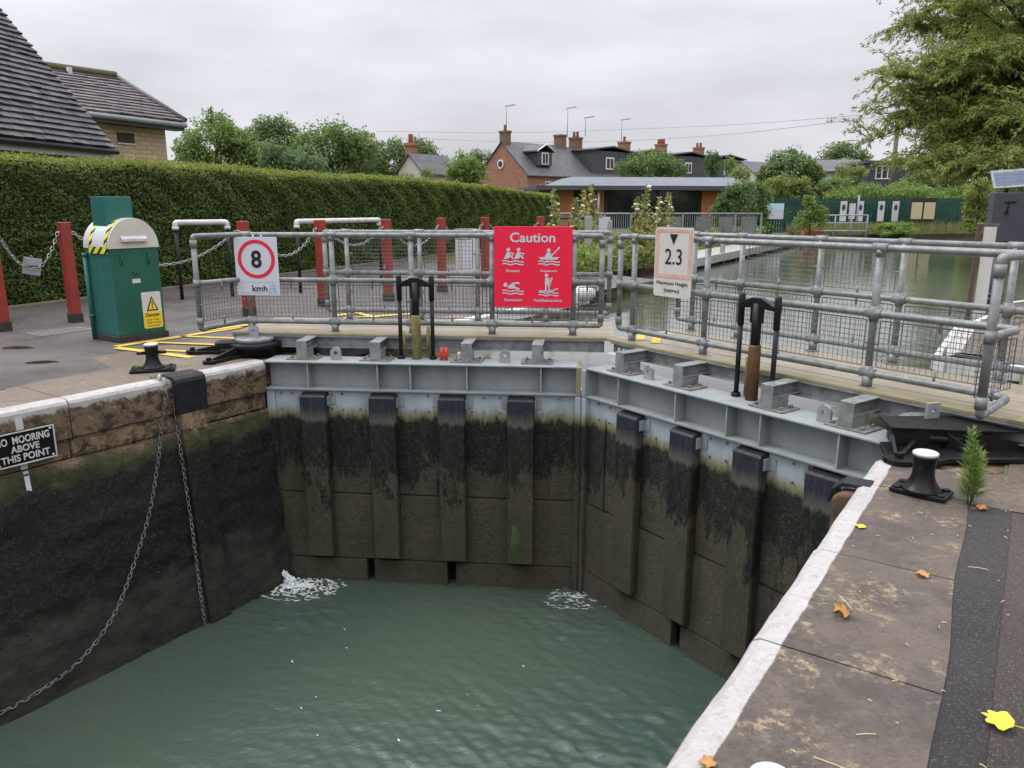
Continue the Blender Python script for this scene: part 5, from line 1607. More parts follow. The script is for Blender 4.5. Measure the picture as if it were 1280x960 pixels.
t, wall, roof, W, D = gable_house('brick_house', 'red brick gabled house with round window and small roof dormer', at(598, 220, 92), at(659, 218, 86), 4.9, 8.4, 9.9, ('redbrick', 'slate'))
mb = MB(); mb.lathe([(.5, 0), (.5, .1)], n=20); f_ = mb.build('round_window', 'white_frame', wall, loc=(W / 2 - .15, -.02, 6.0)); f_.rotation_euler = (PI / 2, 0, 0)
mb = MB(); mb.lathe([(.34, .101), (.34, .12)], n=20); mb.build('pane', 'darkglass', f_)
chimney(roof, W / 2, .5, 7.9, 9.35, 1.0, .8, 1); chimney(roof, W / 2, D - .6, 7.9, 9.45, 1.1, 1.0, 0)
aerial(roof, W / 2 + .2, .5, 9.8, 12.2)
# dormer facing the river side (x+)
dm = MB(); dm.box(W / 2 + 1.1, W - .6, 2.2, 4.4, 5.8, 7.3); dmo = dm.build('dormer', 'darkclad', roof)
dm = MB(); dm.hexa([(W / 2 + .4, 1.9, 7.25), (W - .4, 1.9, 7.25), (W - .4, 3.3, 8.0), (W / 2 + .4, 3.3, 8.0)], [(W / 2 + .4, 1.9, 7.4), (W - .4, 1.9, 7.4), (W - .4, 3.3, 8.15), (W / 2 + .4, 3.3, 8.15)])
dm.hexa([(W / 2 + .4, 3.3, 8.0), (W - .4, 3.3, 8.0), (W - .4, 4.7, 7.25), (W / 2 + .4, 4.7, 7.25)], [(W / 2 + .4, 3.3, 8.15), (W - .4, 3.3, 8.15), (W - .4, 4.7, 7.4), (W / 2 + .4, 4.7, 7.4)]); dm.build('dormer_roof', 'slate', dmo)
dm = MB(); dm.path([(W - .38, 1.9, 7.3), (W - .38, 3.3, 8.08), (W - .38, 4.7, 7.3)], .09, 4); dm.build('barge_board', 'white_frame', dmo)
dm = MB(); dm.box(W - .62, W - .55, 2.75, 3.85, 5.95, 7.2); ww = dm.build('window', 'white_frame', dmo)
dm = MB(); dm.box(W - .548, W - .53, 2.9, 3.25, 6.05, 7.1); dm.box(W - .548, W - .53, 3.35, 3.7, 6.05, 7.1); dm.build('pane', 'darkglass', ww)
mb = MB(); mb.box(W - .02, W + .03, 2.8, 3.9, 2.9, 4.1); w1 = mb.build('window', 'white_frame', wall)
mb = MB(); mb.box(W + .031, W + .05, 2.9, 3.3, 3.0, 4.0); mb.box(W + .031, W + .05, 3.4, 3.8, 3.0, 4.0); mb.build('pane', 'darkglass', w1)
hrot = t.rotation_euler.z; hloc = Vector(t.location)
bdir = Vector((-math.sin(hrot), math.cos(hrot), 0)); adir = Vector((math.cos(hrot), math.sin(hrot), 0))

# dark terrace continuing behind it
def terrace(label, k0, D, zE, zR, dark, chim, seed, zshift=0):
    Lp = hloc + bdir * k0; Rp = Lp + adir * W
    t2, wa, ro, W2, D2 = gable_house('terrace_house', label, Lp, Rp, zE, zR, D, ('pinkbrick', 'slate'), 'slate roofed terrace houses')
    if dark:
        mb = MB(); mb.box(W / 2 + .6, W - .25, .5, D - .6, zE + .2, zR - .5); do = mb.build('dormer', 'darkclad', ro)
        mb = MB(); mb.hexa([(W / 2 - .2, .3, zR - .5), (W + .05, .3, zR - .5), (W + .05, D / 2, zR - .02), (W / 2 - .2, D / 2, zR - .02)], [(W / 2 - .2, .3, zR - .36), (W + .05, .3, zR - .36), (W + .05, D / 2, zR + .14), (W / 2 - .2, D / 2, zR + .14)])
        mb.hexa([(W / 2 - .2, D / 2, zR - .02), (W + .05, D / 2, zR - .02), (W + .05, D - .3, zR - .5), (W / 2 - .2, D - .3, zR - .5)], [(W / 2 - .2, D / 2, zR + .14), (W + .05, D / 2, zR + .14), (W + .05, D - .3, zR - .36), (W / 2 - .2, D - .3, zR - .36)])
        mb.build('dormer_roof', 'slate', do)
        mb = MB(); mb.box(W - .24, W - .16, D * .36, D * .36 + 1.5, zE + .8, zE + 2.2); wi = mb.build('window', 'white_frame', do)
        mb = MB(); mb.box(W - .158, W - .14, D * .36 + .15, D * .36 + .68, zE + .95, zE + 2.05); mb.box(W - .158, W - .14, D * .36 + .82, D * .36 + 1.35, zE + .95, zE + 2.05); mb.build('pane', 'darkglass', wi)
        mb = MB(); mb.box(W - .02, W + .03, 1.2, 2.4, 2.6, 4.0); mb.build('window', 'white_frame', wa)
    for y, n_, m_ in chim: chimney(ro, W / 2, y, zR - .6, zR + 1.0, 1.1, 1.2, n_, m_)
    return ro
ro = terrace('terrace house with black gabled dormer just right of the brick house', 10.2, 8.2, 4.9, 8.3, True, ((1.8, 2, 'chimbrick'),), 1)
aerial(ro, W / 2 - 1.2, 1.6, 9.6, 13); aerial(ro, W / 2 + 1.0, 2.4, 9.6, 11.8)
ro = terrace('terrace house with white framed dormer window and red chimney', 18.6, 7.0, 4.9, 8.3, True, ((2.6, 1, 'redbrick'),), 2)
aerial(ro, W / 2, 2.0, 9.6, 12.2)
terrace('terrace house with red four pot chimney behind the bushy tree', 26, 9.0, 4.9, 8.4, True, ((3.0, 4, 'redbrick'),), 3)
terrace('farthest terrace house with chimney above the narrow ivy clad tree', 35.4, 9.0, 4.9, 8.4, True, ((2.5, 2, 'redbrick'),), 4)

# white gabled cottage with red chimney among the trees at left
Lp, Rp = at(492, 213, 62), at(540, 213, 60)
t, wall, roof, W3, D3 = gable_house('white_gabled_house', 'pale gabled house with red chimney half hidden behind the hedge', at(498, 214, 60), at(527, 214, 58.5), 4.0, 5.2, 4, ('render', 'slate'))
chimney(roof, .8, .6, 4.2, 5.8, .62, .6, 1, 'redbrick')
# grey roofed house and the long low house at right
t, wall, roof, W4, D4 = gable_house('grey_roof_house', 'plain grey roofed house seen between trees right of the terrace', at(905, 214, 100), at(947, 216, 96), 5.0, 6.8, 8, ('render', 'fascia'))
t5 = thing('flat_roof_house', 'dark clad low house with white window behind the telegraph pole', 'house', at(1083, 240, 80) * Vector((1, 1, 0)) if False else Vector((at(1080, 240, 78).x, at(1080, 240, 78).y, 0)), -.1)
mb = MB(); mb.box(0, 6.5, 0, 6, 0, 5.5); wl_ = mb.build('wall', 'darkclad', t5)
mb = MB(); mb.box(-.3, 6.8, -.4, 6.3, 5.501, 5.75); mb.build('roof', 'fascia', t5)
mb = MB(); mb.box(.9, 2.6, -.06, -.005, 4.0, 5.3); wi = mb.build('window', 'white_frame', wl_)
mb = MB()
for x in (1.0, 1.55, 2.1): mb.box(x, x + .42, -.08, -.061, 4.12, 5.18)
mb.build('pane', 'darkglass', wi)
t6 = thing('white_fronted_house', 'pale fronted house with grey roof between bushes at right', 'house', (at(1022, 230, 82).x, 82, 0), -.15)
mb = MB(); mb.box(0, 4.6, 0, 6, 0, 4.9); wl_ = mb.build('wall', 'render', t6)
mb = MB(); mb.hexa([(-.4, -.5, 4.9), (5, -.5, 4.9), (5, 6.4, 4.9), (-.4, 6.4, 4.9)], [(.0, 2.6, 6.2), (4.6, 2.6, 6.2), (4.6, 3.4, 6.2), (0, 3.4, 6.2)]); mb.build('roof', 'fascia', t6)
mb = MB(); mb.box(.6, 3.8, -.05, -.005, 3.0, 4.4); wi = mb.build('window', 'bluesign', wl_)

# ------------------------------------------------------------------ pavilion
PV = thing('pavilion', 'low pavilion with flat grey roof and orange timber wall panels', 'pavilion', (at(690, 300, 52).x, 52, 0), math.radians(7))
zf = at(800, 238, 54).z; zr = at(800, 221, 57).z
Wp = 13.2
mb = MB(); mb.box(-1.2, Wp, -.7, 8, zf - .02, zf + .26); mb.build('fascia', 'fascia', PV)
mb = MB(); mb.hexa([(.2, -.6, zf + .261), (Wp - .1, -.6, zf + .261), (Wp - .1, 7.8, zf + .261), (.2, 7.8, zf + .261)], [(1.6, 1.5, zr - .12), (Wp - .3, 1.5, zr - .12), (Wp - .3, 5.5, zr - .12), (1.6, 5.5, zr - .12)]); mb.build('roof', 'zinc', PV)
mb = MB(); mb.box(.2, Wp - .7, .6, 7, 0, zf - .021); mb.build('dark_core', 'boardbrown', PV)
for x0, x1 in ((.1, 1.7), (2.0, 3.7), (10.4, 12.6)):
    mb = MB()
    nb = int((x1 - x0) / .2)
    for i in range(nb): mb.box(x0 + i * .2, x0 + i * .2 + .19, .5, .599, .0, zf - .022)
    mb.build('timber_panel', 'orange_wood', PV)
for x0, x1 in ((3.9, 7.2), (7.4, 10.2)):
    mb = MB(); mb.box(x0, x1, .56, .598, .1, zf - .05); mb.build('glazing', 'darkglass', PV)
mb = MB(); mb.box(7.22, 7.38, .5, .59, 0, zf - .03); mb.build('mullion', 'fascia', PV)
for x in (3.0, 12.9): mb = MB(); mb.path([(x, -.4, 0), (x, -.4, zf - .021)], .09, 10); mb.build('column', 'alu', PV)
mb = MB(); mb.box(-3.4, -1.21, -1.8, 2, zf - .3, zf - .02); mb.build('canopy', 'fascia', PV)

# ------------------------------------------------------------------ grey railing fence in front of it
fa, fb = at(690, 297, 30), at(950, 297, 30)
FN = thing('metal_fence', 'long grey metal bar fence in front of the pavilion', 'fence', (fa.x, fa.y, 0), 0)
Lf = fb.x - fa.x; zt_ = at(800, 267, 30).z
mb = MB(); mb.path([(0, 0, zt_), (Lf, 0, zt_)], .03, 8); mb.path([(0, 0, .25), (Lf, 0, .25)], .025, 8); mb.build('rail', 'railgrey', FN)
mb = MB(); n = int(Lf / .085)
for i in range(n): mb.path([(i * .085, 0, .25), (i * .085, 0, zt_)], .012, 4, caps=False, smooth=False)
mb.build('bars', 'railgrey', FN)
for i in range(9):
    mb = MB(); mb.box(Lf * i / 8 - .03, Lf * i / 8 + .03, -.03, .03, 0, zt_ + .03); mb.build('post', 'railgrey', FN)
for i, f in enumerate((.58, .72, .83, .94)):
    mb = MB(); mb.box(Lf * f - .28, Lf * f + .28, -.05, -.035, .35, zt_ - .12); mb.build('panel_sheet', 'galv', FN)
# second lower rail at right
fa, fb = at(1022, 297, 36), at(1082, 297, 36)
F2 = thing('handrail_fence', 'short grey handrail fence left of the white life ring boards', 'fence', (fa.x, fa.y, 0), 0)
Lf = fb.x - fa.x
mb = MB()
for z in (1.0, .65, .3): mb.path([(0, 0, z), (Lf, 0, z)], .035, 8)
mb.build('rail', 'railgrey', F2)
for i in range(4):
    mb = MB(); mb.path([(Lf * i / 3, 0, -.05), (Lf * i / 3, 0, 1.02)], .04, 8); mb.build('post', 'railgrey', F2)
# black hand gate and pale posts near the flower bed
fa, fb = at(690, 300, 21), at(731, 300, 21)
F3 = thing('black_handrail', 'thin black handrail beside the flower bed right of the caution board', 'handrail', (fa.x, 21, 0), 0)
Lf = fb.x - fa.x; z_ = at(700, 273, 21).z
mb = MB(); mb.path([(0, 0, z_), (Lf, 0, z_)], .022, 8); mb.build('rail', 'rod', F3)
for i in range(3):
    mb = MB(); mb.path([(Lf * i / 2, 0, -.2), (Lf * i / 2, 0, z_)], .02, 8); mb.build('post', 'rod', F3)
for px, top, y, w, lab, nm in ((735, 271, 20, .09, 'pale timber post beside the black handrail', 'timber_post'), (762, 276, 20.5, .06, 'thin pale post between the hollyhocks', 'timber_post')):
    c = at(px, 300, y); mb = MB(); mb.box(-w, w, -w, w, -.3, at(px, top, y).z); mb.box(-w * .9, w * .9, -w * .9, w * .9, at(px, top, y).z + .0005, at(px, top, y).z + .02)
    tag(mb.build(nm, 'layby', loc=(c.x, y, 0), bevel=.01), lab, 'post')
c = at(755, 300, 22); s_ = thing('small_notice', 'small white notice on a post among the flowers left of the hollyhocks', 'sign', (c.x, 22, 0), 0)
mb = MB(); mb.box(-.16, .16, -.02, 0, .62, at(755, 271, 22).z); mb.build('panel', 'whitesign', s_)
mb = MB(); mb.box(-.03, .03, .001, .05, -.1, 1.0); mb.build('post', 'railgrey', s_)

# ------------------------------------------------------------------ green fence with boards
ga, gb = at(903, 292, 43), at(1245, 292, 46)
GF = thing('palisade_fence', 'dark green palisade fence across the far bank', 'fence', (ga.x, ga.y, 0), math.atan2(gb.y - ga.y, gb.x - ga.x))
Lf = ((gb - ga) * Vector((1, 1, 0))).length
mb = MB(); n = int(Lf / .16)
for i in range(n): mb.box(i * .16, i * .16 + .115, -.012, .012, -.1, 1.86 + .02 * math.sin(i * 2.1))
mb.build('pales', 'greenfence', GF)
mb = MB(); 
for z in (.35, 1.5): mb.box(0, Lf, .0125, .06, z, z + .06)
mb.build('rail', 'greenfence', GF)
for px, w, lab, kind in ((968, .5, 'pale blue and white notice on the green fence behind the grey bars', 'blue'), (1054, .18, 'leftmost white board with dark oval on the far green fence', 'oval'), (1065, .17, 'plain white board beside the grey pole', 'plain'), (1075, .17, 'white board with dark mark just right of the grey pole', 'oval'),
                         (1101, .18, 'white board with dark oval second from right on the far fence', 'oval'), (1119, .18, 'white board with dark oval nearest the brown notice board', 'oval')):
    yy = 42.6 + (px - 903) / 340 * 2.7
    c = at(px, 264, yy); s_ = thing('fence_board', lab, 'board', (c.x, yy, c.z), 0, 'boards on the far green fence')
    hh_ = .55 if kind == 'oval' else .42
    mb = MB(); mb.box(-w, w, -.03, 0, -hh_, hh_); mb.build('panel', 'whitesign', s_)
    if kind == 'oval': mb = MB(); flat(mb, disc(0, .2, w * .55, 16, .17), y=-.031, th=.006); mb.build('dark_oval', 'cabinet_grey', s_)
    if kind == 'blue': mb = MB(); mb.box(-w, w, -.036, -.0305, .05, hh_); mb.build('blue_band', 'bluesign', s_)
    if px in (1054, 1065, 1075): mb = MB(); mb.box(-w * .7, -w * .55, .001, .05, -c.z, hh_); mb.box(w * .55, w * .7, .001, .05, -c.z, hh_); mb.build('leg', 'railgrey', s_)
c = at(1069, 296, 41); mb = MB(); mb.path([(0, 0, -.1), (0, 0, at(1069, 244, 41).z)], .05, 8); tag(mb.build('sign_pole', 'railgrey', loc=(c.x, 41, 0)), 'thin grey pole rising above the white boards on the far bank', 'pole')
c = at(1150, 290, 43.5); NB = thing('notice_board', 'dark brown notice board with two cream sheets on the far bank', 'notice board', (c.x, 43.5, 0), 0)
mb = MB(); mb.box(-.68, .68, -.05, .05, .55, 1.85); mb.build('frame', 'boardbrown', NB)
for x in (-.35, .35): mb = MB(); mb.box(x - .3, x + .3, -.06, -.051, .72, 1.62); mb.build('notice', 'creampaper', NB)
for x in (-.6, .6): mb = MB(); mb.box(x - .06, x + .06, -.04, .04, -.1, .549); mb.build('leg', 'boardbrown', NB)
c = at(1015, 297, 34); mb = MB(); mb.box(-.42, .42, -.2, .2, -.1, .36); o1 = thing('flower_trough', 'red flower trough at the end of the landing stage', 'trough', (c.x, 34, 0), 0); mb.build('box', 'terracotta', o1, bevel=.01)
rg2 = np.random.default_rng(4)
P = rg2.uniform((-.42, -.2, .38), (.42, .2, .62), (160, 3)); quads_obj('flowers', leaf_quads(P, rg2.normal(size=(160, 3)), .12, .08, rg2), ['lf_mid', 'pinkflower'], (rg2.random(160) < .35).astype(int), o1)

# landing stage: pale timber edge along the left bank
la, lb_ = Vector((4.75, 20.5, 0)), Vector((13.6, 35.9, 0)); ld = (lb_ - la).normalized(); lr = math.atan2(ld.y, ld.x)
LS = thing('landing_stage', 'pale timber landing stage along the bank beyond the gates', 'landing stage', la, lr)
Ll = (lb_ - la).length
mb = MB(); mb.box(-.3, Ll, -.10, .06, -.17, .06); mb.build('edge_beam', 'layby', LS, bevel=.01)
mb = MB()
for i in range(5): mb.box(-.3, Ll, .065 + i * .2, .258 + i * .2, -.02, .05)
mb.build('boards', 'layby', LS)
mb = MB(); 
for i in range(12): mb.box(i * Ll / 12, i * Ll / 12 + .15, -.05, .1, -.9, -.171)
mb.build('pile', 'boardbrown', LS)
for i in range(2):
    c = la + ld * (3 + 7 * i); tag(MB().box(-.06, .06, -.06, .06, .05, .32).build('mooring_stub', 'layby', loc=(c.x, c.y, 0), rotz=lr, bevel=.01), ('nearer' if i == 0 else 'farther') + ' pale timber stub on the landing stage', 'mooring post')
mb = MB(); mb.box(-.3, Ll, .07, 1.2, -.9, -.03); tag(mb.build('bank_wall', 'soil', loc=la, rotz=lr), 'dark earth face under the landing stage', 'bank')
# bank edge below flower bed
be = thing('bank_edge', 'stone bank edge below the flower bed', 'bank edge', (2.1, 18.9, 0))
quay(be, [(.6, 14.4), (2.1, 18.9), (4.75, 20.5)], 1, 'copeL', -.9, .4)
# far bank face
mb = MB()
for a_, b_ in zip([(13.6, 35.9), (15.3, 39.4), (19, 40.3), (25.6, 42.4), (31.9, 48.7)][:-1], [(15.3, 39.4), (19, 40.3), (25.6, 42.4), (31.9, 48.7)]):
    mb.add([(*a_, -.8), (*b_, -.8), (*b_, -.005), (*a_, -.005)], [(0, 1, 2, 3)])
tag(mb.build('bank_earth', 'soil'), kind='structure')

# white coping stump at the left quay corner (rounded white stone)
c = on(728, 371); mb = MB(); mb.ball((0, 0, .05), .22, 0, 16, 8, (1, .8, .55)); tag(mb.build('white_stone', 'white', loc=(c.x, c.y, 0)), 'rounded white painted stone at the corner of the left quay', 'stone')

# ------------------------------------------------------------------ solar cabinet and white board
c = on(1240, 380, -.25)
SC = thing('solar_cabinet', 'dark grey instrument cabinet on a pile with tilted solar panel', 'cabinet', (c.x, c.y, 0), math.radians(-22))
mb = MB(); mb.path([(0, 0, -1.), (0, 0, .98)], .14, 16)
for z in (-.18, -.1): mb.path([(0, 0, z), (0, 0, z + .05)], .165, 16)
mb.build('pile', 'cabinet_grey', SC)
mb = MB(); mb.box(-.22, .36, -.24, .24, .82, 1.62); bd = mb.build('box', 'cabinet_grey', SC, bevel=.008)
mb = MB(); mb.path([(-.02, -.245, 1.30), (-.02, -.27, 1.30)], .03, 8); mb.path([(-.06, -.25, 1.47), (.10, -.25, 1.47)], .015, 6); mb.path([(0, -.25, 1.45), (-.02, -.25, 1.32)], .012, 6); mb.build('latch', 'black', bd)
mb = MB(); mb.box(.362, .366, -.08, .05, 1.25, 1.38); mb.build('label', 'whitesign', bd)
mb = MB(); mb.path([(-.02, 0, 1.62), (-.02, 0, 1.80)], .03, 8); mb.build('mast', 'cabinet_grey', SC)
RT = Matrix.Translation((.02, -.05, 1.85)) @ Matrix.Rotation(math.radians(48), 4, 'X') @ Matrix.Rotation(.1, 4, 'Z')
mb = MB(); mb.box(-.29, .29, -.20, .20, -.015, .012, 0, RT); sp = mb.build('solar_panel', 'galv', SC, bevel=.003)
mb = MB()
for i in range(4):
    for j in range(6): mb.box(-.25 + j * .0845, -.25 + j * .0845 + .08, -.15 + i * .076, -.15 + i * .076 + .072, .0125, .0145, 0, RT)
mb.build('cells', 'solar', sp)
c = on(1212, 396, -.2); WB = thing('gauge_board', 'narrow white gauge board on a brown timber post at the right bank', 'board', (c.x, c.y, 0), math.radians(-25))
mb = MB(); mb.box(-.06, .0, -.05, .05, -.8, 1.16); mb.build('post', 'oldwood', WB, bevel=.006)
mb = MB(); mb.box(.03, .19, -.03, .0, -.25, 1.11); mb.build('panel', 'creamsign', WB, bevel=.004)
mb = MB(); mb.box(.0005, .22, -.02, .02, 1.115, 1.16); mb.build('cap', 'pole', WB)

# ------------------------------------------------------------------ trees and bushes
TG = 'trees behind the hedge'
def lobe(px, py, y, rpx, rpy=None, dr=None):
    c = at(px, py, y); k = y / 985.; rpy = rpy or rpx
    return (tuple(c), (rpx * k, (dr or rpx) * k, rpy * k))
def gnd(px, y): p = at(px, 258, y); return (p.x, p.y, 0)
tree('broad_tree', 'rounded mid green tree at left next to the stone house', 'tree', [lobe(270, 180, 60, 46, 40), lobe(238, 200, 60, 26, 30), lobe(310, 195, 61, 30, 38)], gnd(272, 60), 11000, .42, ['lf_mid', 'lf_lime'], 31, .35, TG, 12, .3, .2)
tree('broad_tree', 'darker tree between the two rounded trees behind the hedge', 'tree', [lobe(345, 175, 66, 34, 34), lobe(365, 195, 66, 24, 30)], gnd(348, 66), 7000, .42, ['lf_dark', 'lf_mid'], 32, .35, TG, 10, .32, .3)
tree('broad_tree', 'wide deep green tree with the highest dome behind the hedge', 'tree', [lobe(415, 182, 62, 44, 40), lobe(450, 195, 62, 34, 38), lobe(385, 195, 63, 26, 30)], gnd(418, 62), 11000, .42, ['lf_mid', 'lf_dark'], 33, .35, TG, 12, .3, .4)
tree('pale_willow', 'pale grey green rounded willow in front of the darker trees', 'tree', [lobe(345, 205, 50, 26, 30), lobe(385, 205, 50, 24, 30)], gnd(362, 50), 6500, .3, ['lf_pale'], 34, .2, TG, 12, .3)
tree('broad_tree', 'dark tree directly left of the red chimney', 'tree', [lobe(490, 200, 72, 34, 32), lobe(530, 200, 74, 34, 28), lobe(460, 205, 70, 28, 30)], gnd(498, 72), 9000, .45, ['lf_dark', 'lf_mid'], 35, .35, TG, 12, .3, .35)
tree('conifer', 'dark distant tree behind the red brick gable', 'tree', [lobe(600, 205, 110, 22, 22), lobe(585, 212, 110, 18, 20)], gnd(596, 110), 2500, .6, ['lf_dark'], 36, .4, TG, 8, .34)
tree('leafy_shrub', 'bright lime green shrub rising above the far end of the hedge', 'shrub', [lobe(578, 208, 34, 22, 22), lobe(596, 218, 34, 18, 18), lobe(562, 218, 34, 12, 16)], gnd(580, 34), 3200, .24, ['lf_lime', 'lf_mid'], 37, .1, None, 9, .34, .3)
tree('wispy_shrub', 'low pale shrub above the hedge in front of the red chimney house', 'shrub', [lobe(535, 220, 38, 14, 12), lobe(505, 222, 38, 14, 8)], gnd(530, 38), 1100, .22, ['lf_pale', 'lf_lime'], 38, .08, None, 8, .4, .4)
tree('bushy_tree', 'rounded bushy tree standing in front of the terrace houses', 'tree', [lobe(815, 207, 66, 34, 22), lobe(785, 212, 66, 18, 16), lobe(845, 212, 66, 18, 16)], gnd(815, 66), 7500, .36, ['lf_mid', 'lf_dark'], 39, .25, None, 12, .3, .4)
tree('ivy_tree', 'narrow dark ivy clad tree right of the bushy tree', 'tree', [lobe(891, 208, 70, 12, 22)], gnd(891, 70), 2400, .3, ['lf_dark'], 40, .2, None, 9, .36)
tree('slender_tree', 'slender lime green tree beside the ivy clad tree', 'tree', [lobe(912, 212, 68, 12, 20), lobe(925, 222, 66, 16, 16)], gnd(914, 68), 1900, .32, ['lf_lime', 'lf_mid'], 41, .12, None, 8, .4, .5)
tree('broad_tree', 'dark upright tree right of the grey roofed house', 'tree', [lobe(990, 208, 60, 30, 26), lobe(965, 222, 60, 20, 22), lobe(1015, 222, 60, 18, 20)], gnd(990, 60), 7500, .36, ['lf_dark', 'lf_mid'], 42, .25, None, 11, .32, .35)
tree('broad_tree', 'distant smooth domed tree on the right skyline', 'tree', [lobe(1052, 205, 130, 40, 28)], gnd(1052, 130), 5000, .7, ['lf_dark'], 43, .5, None, 12, .28)
tree('leafy_shrub', 'round shrub with a few orange tips in front of the pale fronted house', 'shrub', [lobe(1062, 218, 62, 22, 20), lobe(1040, 235, 58, 24, 16)], gnd(1060, 62), 3600, .32, ['lf_mid', 'fall_orange'], 44, .15, None, 9, .34, .04)
tree('leafy_shrub', 'big dark bush covering the left end of the green fence', 'shrub', [lobe(925, 250, 40, 26, 26), lobe(905, 262, 40, 18, 20), lobe(950, 245, 41, 20, 20)], gnd(925, 40), 5200, .24, ['lf_dark', 'lf_mid'], 45, .12, None, 11, .32, .3)
tree('leafy_shrub', 'shrub with yellow flower spikes above the green fence', 'shrub', [lobe(980, 232, 47, 24, 18), lobe(1005, 235, 47, 14, 16)], gnd(982, 47), 3000, .26, ['lf_mid', 'lf_yellow'], 46, .12, None, 9, .36, .12)
tree('leafy_shrub', 'light green vine mass spilling over the middle of the green fence', 'shrub', [lobe(1095, 243, 47, 34, 16), lobe(1140, 240, 47.5, 30, 18), lobe(1055, 246, 46.5, 26, 14), lobe(1190, 246, 48, 36, 20)], gnd(1098, 47.5), 6500, .26, ['lf_lime', 'lf_mid'], 47, .12, None, 11, .36, .5)
tree('sapling', 'light green sapling growing before the fence end', 'sapling', [lobe(1014, 255, 33, 9, 16), lobe(1024, 272, 33, 14, 18), lobe(1003, 276, 33, 12, 16)], gnd(1015, 33), 900, .2, ['lf_lime', 'lf_mid'], 48, .04, None, 8, .4, .4)
tree('leafy_shrub', 'rounded yellow green shrub on the far river bank', 'shrub', [lobe(1118, 288, 39.5, 32, 12)], gnd(1118, 41), 3600, .2, ['lf_lime', 'lf_bed'], 49, .06, None, 12, .3, .4)
tree('broad_tree', 'tree mass behind the right end of the green fence', 'tree', [lobe(1190, 205, 54, 46, 46), lobe(1250, 200, 54, 50, 54), lobe(1150, 228, 52, 24, 24)], gnd(1200, 54), 11000, .36, ['lf_dark', 'lf_willow'], 50, .3, None, 12, .3, .5)
tree('leafy_shrub', 'bush with yellowish leaves behind the solar panel', 'shrub', [lobe(1226, 240, 40, 20, 20)], gnd(1226, 40), 1800, .22, ['lf_willow', 'lf_lime'], 52, .08, None, 9, .36, .3)
tree('leafy_shrub', 'dark overhanging bush at the right edge behind the grey cabinet', 'shrub', [lobe(1300, 240, 46, 60, 52)], gnd(1300, 46), 5000, .3, ['lf_dark', 'lf_willow'], 53, .15, None, 12, .3, .3)


# big willow at right: arching limbs, hanging twigs with narrow leaves
def willow():
    rg = np.random.default_rng(77)
    c0 = at(1400, 90, 22); base = Vector((c0.x + .6, c0.y + 1.0, 0))
    t = thing('willow_tree', 'large drooping willow filling the upper right corner', 'tree', base)
    tr = MB(); fork = Vector((-.2, -.3, 2.6))
    tr.path([(0, 0, -.2), (-.05, -.1, 1.3), fork], [.45, .38, .32], 12)
    P_ = []; T_ = []
    cc = np.array(at(1325, 85, 22)) - np.array(base)
    limbs = []
    for i in range(120):
        a = rg.uniform(0, 2 * PI); rr = rg.uniform(.45, 1.0)
        e = Vector((cc[0] + 5.0 * rr * math.cos(a), cc[1] + 3.4 * rr * math.sin(a), cc[2] + rg.uniform(-3.0, 3.0)))
        mid = fork.lerp(e, .55) + Vector((0, 0, rg.uniform(.4, 1.2)))
        pts = smooth_pts([fork, mid, e], 6)
        tr.path(pts, [max(.012, .16 * (1 - k / (len(pts) - 1)) ** 1.3) for k in range(len(pts))], 6)
        limbs.append(pts)
    tr.build('trunk', 'bark', t)
    tw = MB()
    for pts in limbs:
        L = len(pts)
        for k in range(64):
            f = rg.uniform(.35, 1.0); i = min(L - 2, int(f * (L - 1))); p = pts[i].lerp(pts[i + 1], f * (L - 1) - i)
            a = rg.uniform(0, 2 * PI); sp = rg.uniform(.3, 1.15)
            d = Vector((math.cos(a) * sp, math.sin(a) * sp, rg.uniform(.1, .75))); ln = rg.uniform(.6, 1.6)
            q = [p]
            v = d.normalized()
            for s in range(5):
                p = p + v * ln / 5; v = (v + Vector((0, 0, -.24)) + Vector(rg.normal(0, .08, 3))).normalized(); q.append(p)
            tw.path(q, [.008, .007, .006, .005, .004, .002], 3, caps=False, smooth=False)
            for s in range(5):
                for m in range(14):
                    P_.append(q[s].lerp(q[s + 1], rg.random()) + Vector(rg.normal(0, .035, 3))); T_.append((q[s + 1] - q[s]).normalized() + Vector((0, 0, -.25)) + Vector(rg.normal(0, .5, 3)))
    tw.build('twigs', 'bark', t)
    P_ = np.array(P_); T_ = np.array(T_); T_ /= np.linalg.norm(T_, axis=1, keepdims=True)
    n = len(P_); N_ = rg.normal(size=(n, 3)); B = np.cross(T_, N_); B /= np.linalg.norm(B, axis=1, keepdims=True)
    L_ = rg.uniform(.08, .17, n)[:, None]; W2 = L_ * .10 + .005
    V = np.stack([P_, P_ + T_ * L_ * .45 - B * W2, P_ + T_ * L_, P_ + T_ * L_ * .45 + B * W2], 1)
    quads_obj('crown', V, ['lf_willow', 'lf_lime'], (rg.random(n) < .12).astype(int), t)
willow()

# bank grass on the far side and the flower bed
rg = np.random.default_rng(9)
def tuft_patch(name, label, pts, hts, wid, mats, split, kind, cat):
    P = np.array(pts); n = len(P); lean = rg.normal(0, .35, (n, 3)); lean[:, 2] = 1; lean /= np.linalg.norm(lean, axis=1, keepdims=True)
    side = rg.normal(size=(n, 3)); side[:, 2] = 0; side /= np.linalg.norm(side, axis=1, keepdims=True)
    h = np.asarray(hts)[:, None]
    V = np.stack([P - side * wid, P + side * wid, P + lean * h + side * wid * .3, P + lean * h - side * wid * .3], 1)
    return tag(quads_obj(name, V, mats, (rg.random(n) < split).astype(int)), label, cat, None, kind)
n = 6000
xs = rg.uniform(0, 1, n); pa = np.array([14.5, 38.2]); pb = np.array([30.5, 47.5])
seg = np.array([[13.8, 36.6], [15.4, 39.5], [19, 40.5], [25.6, 42.6], [32, 48.9]])
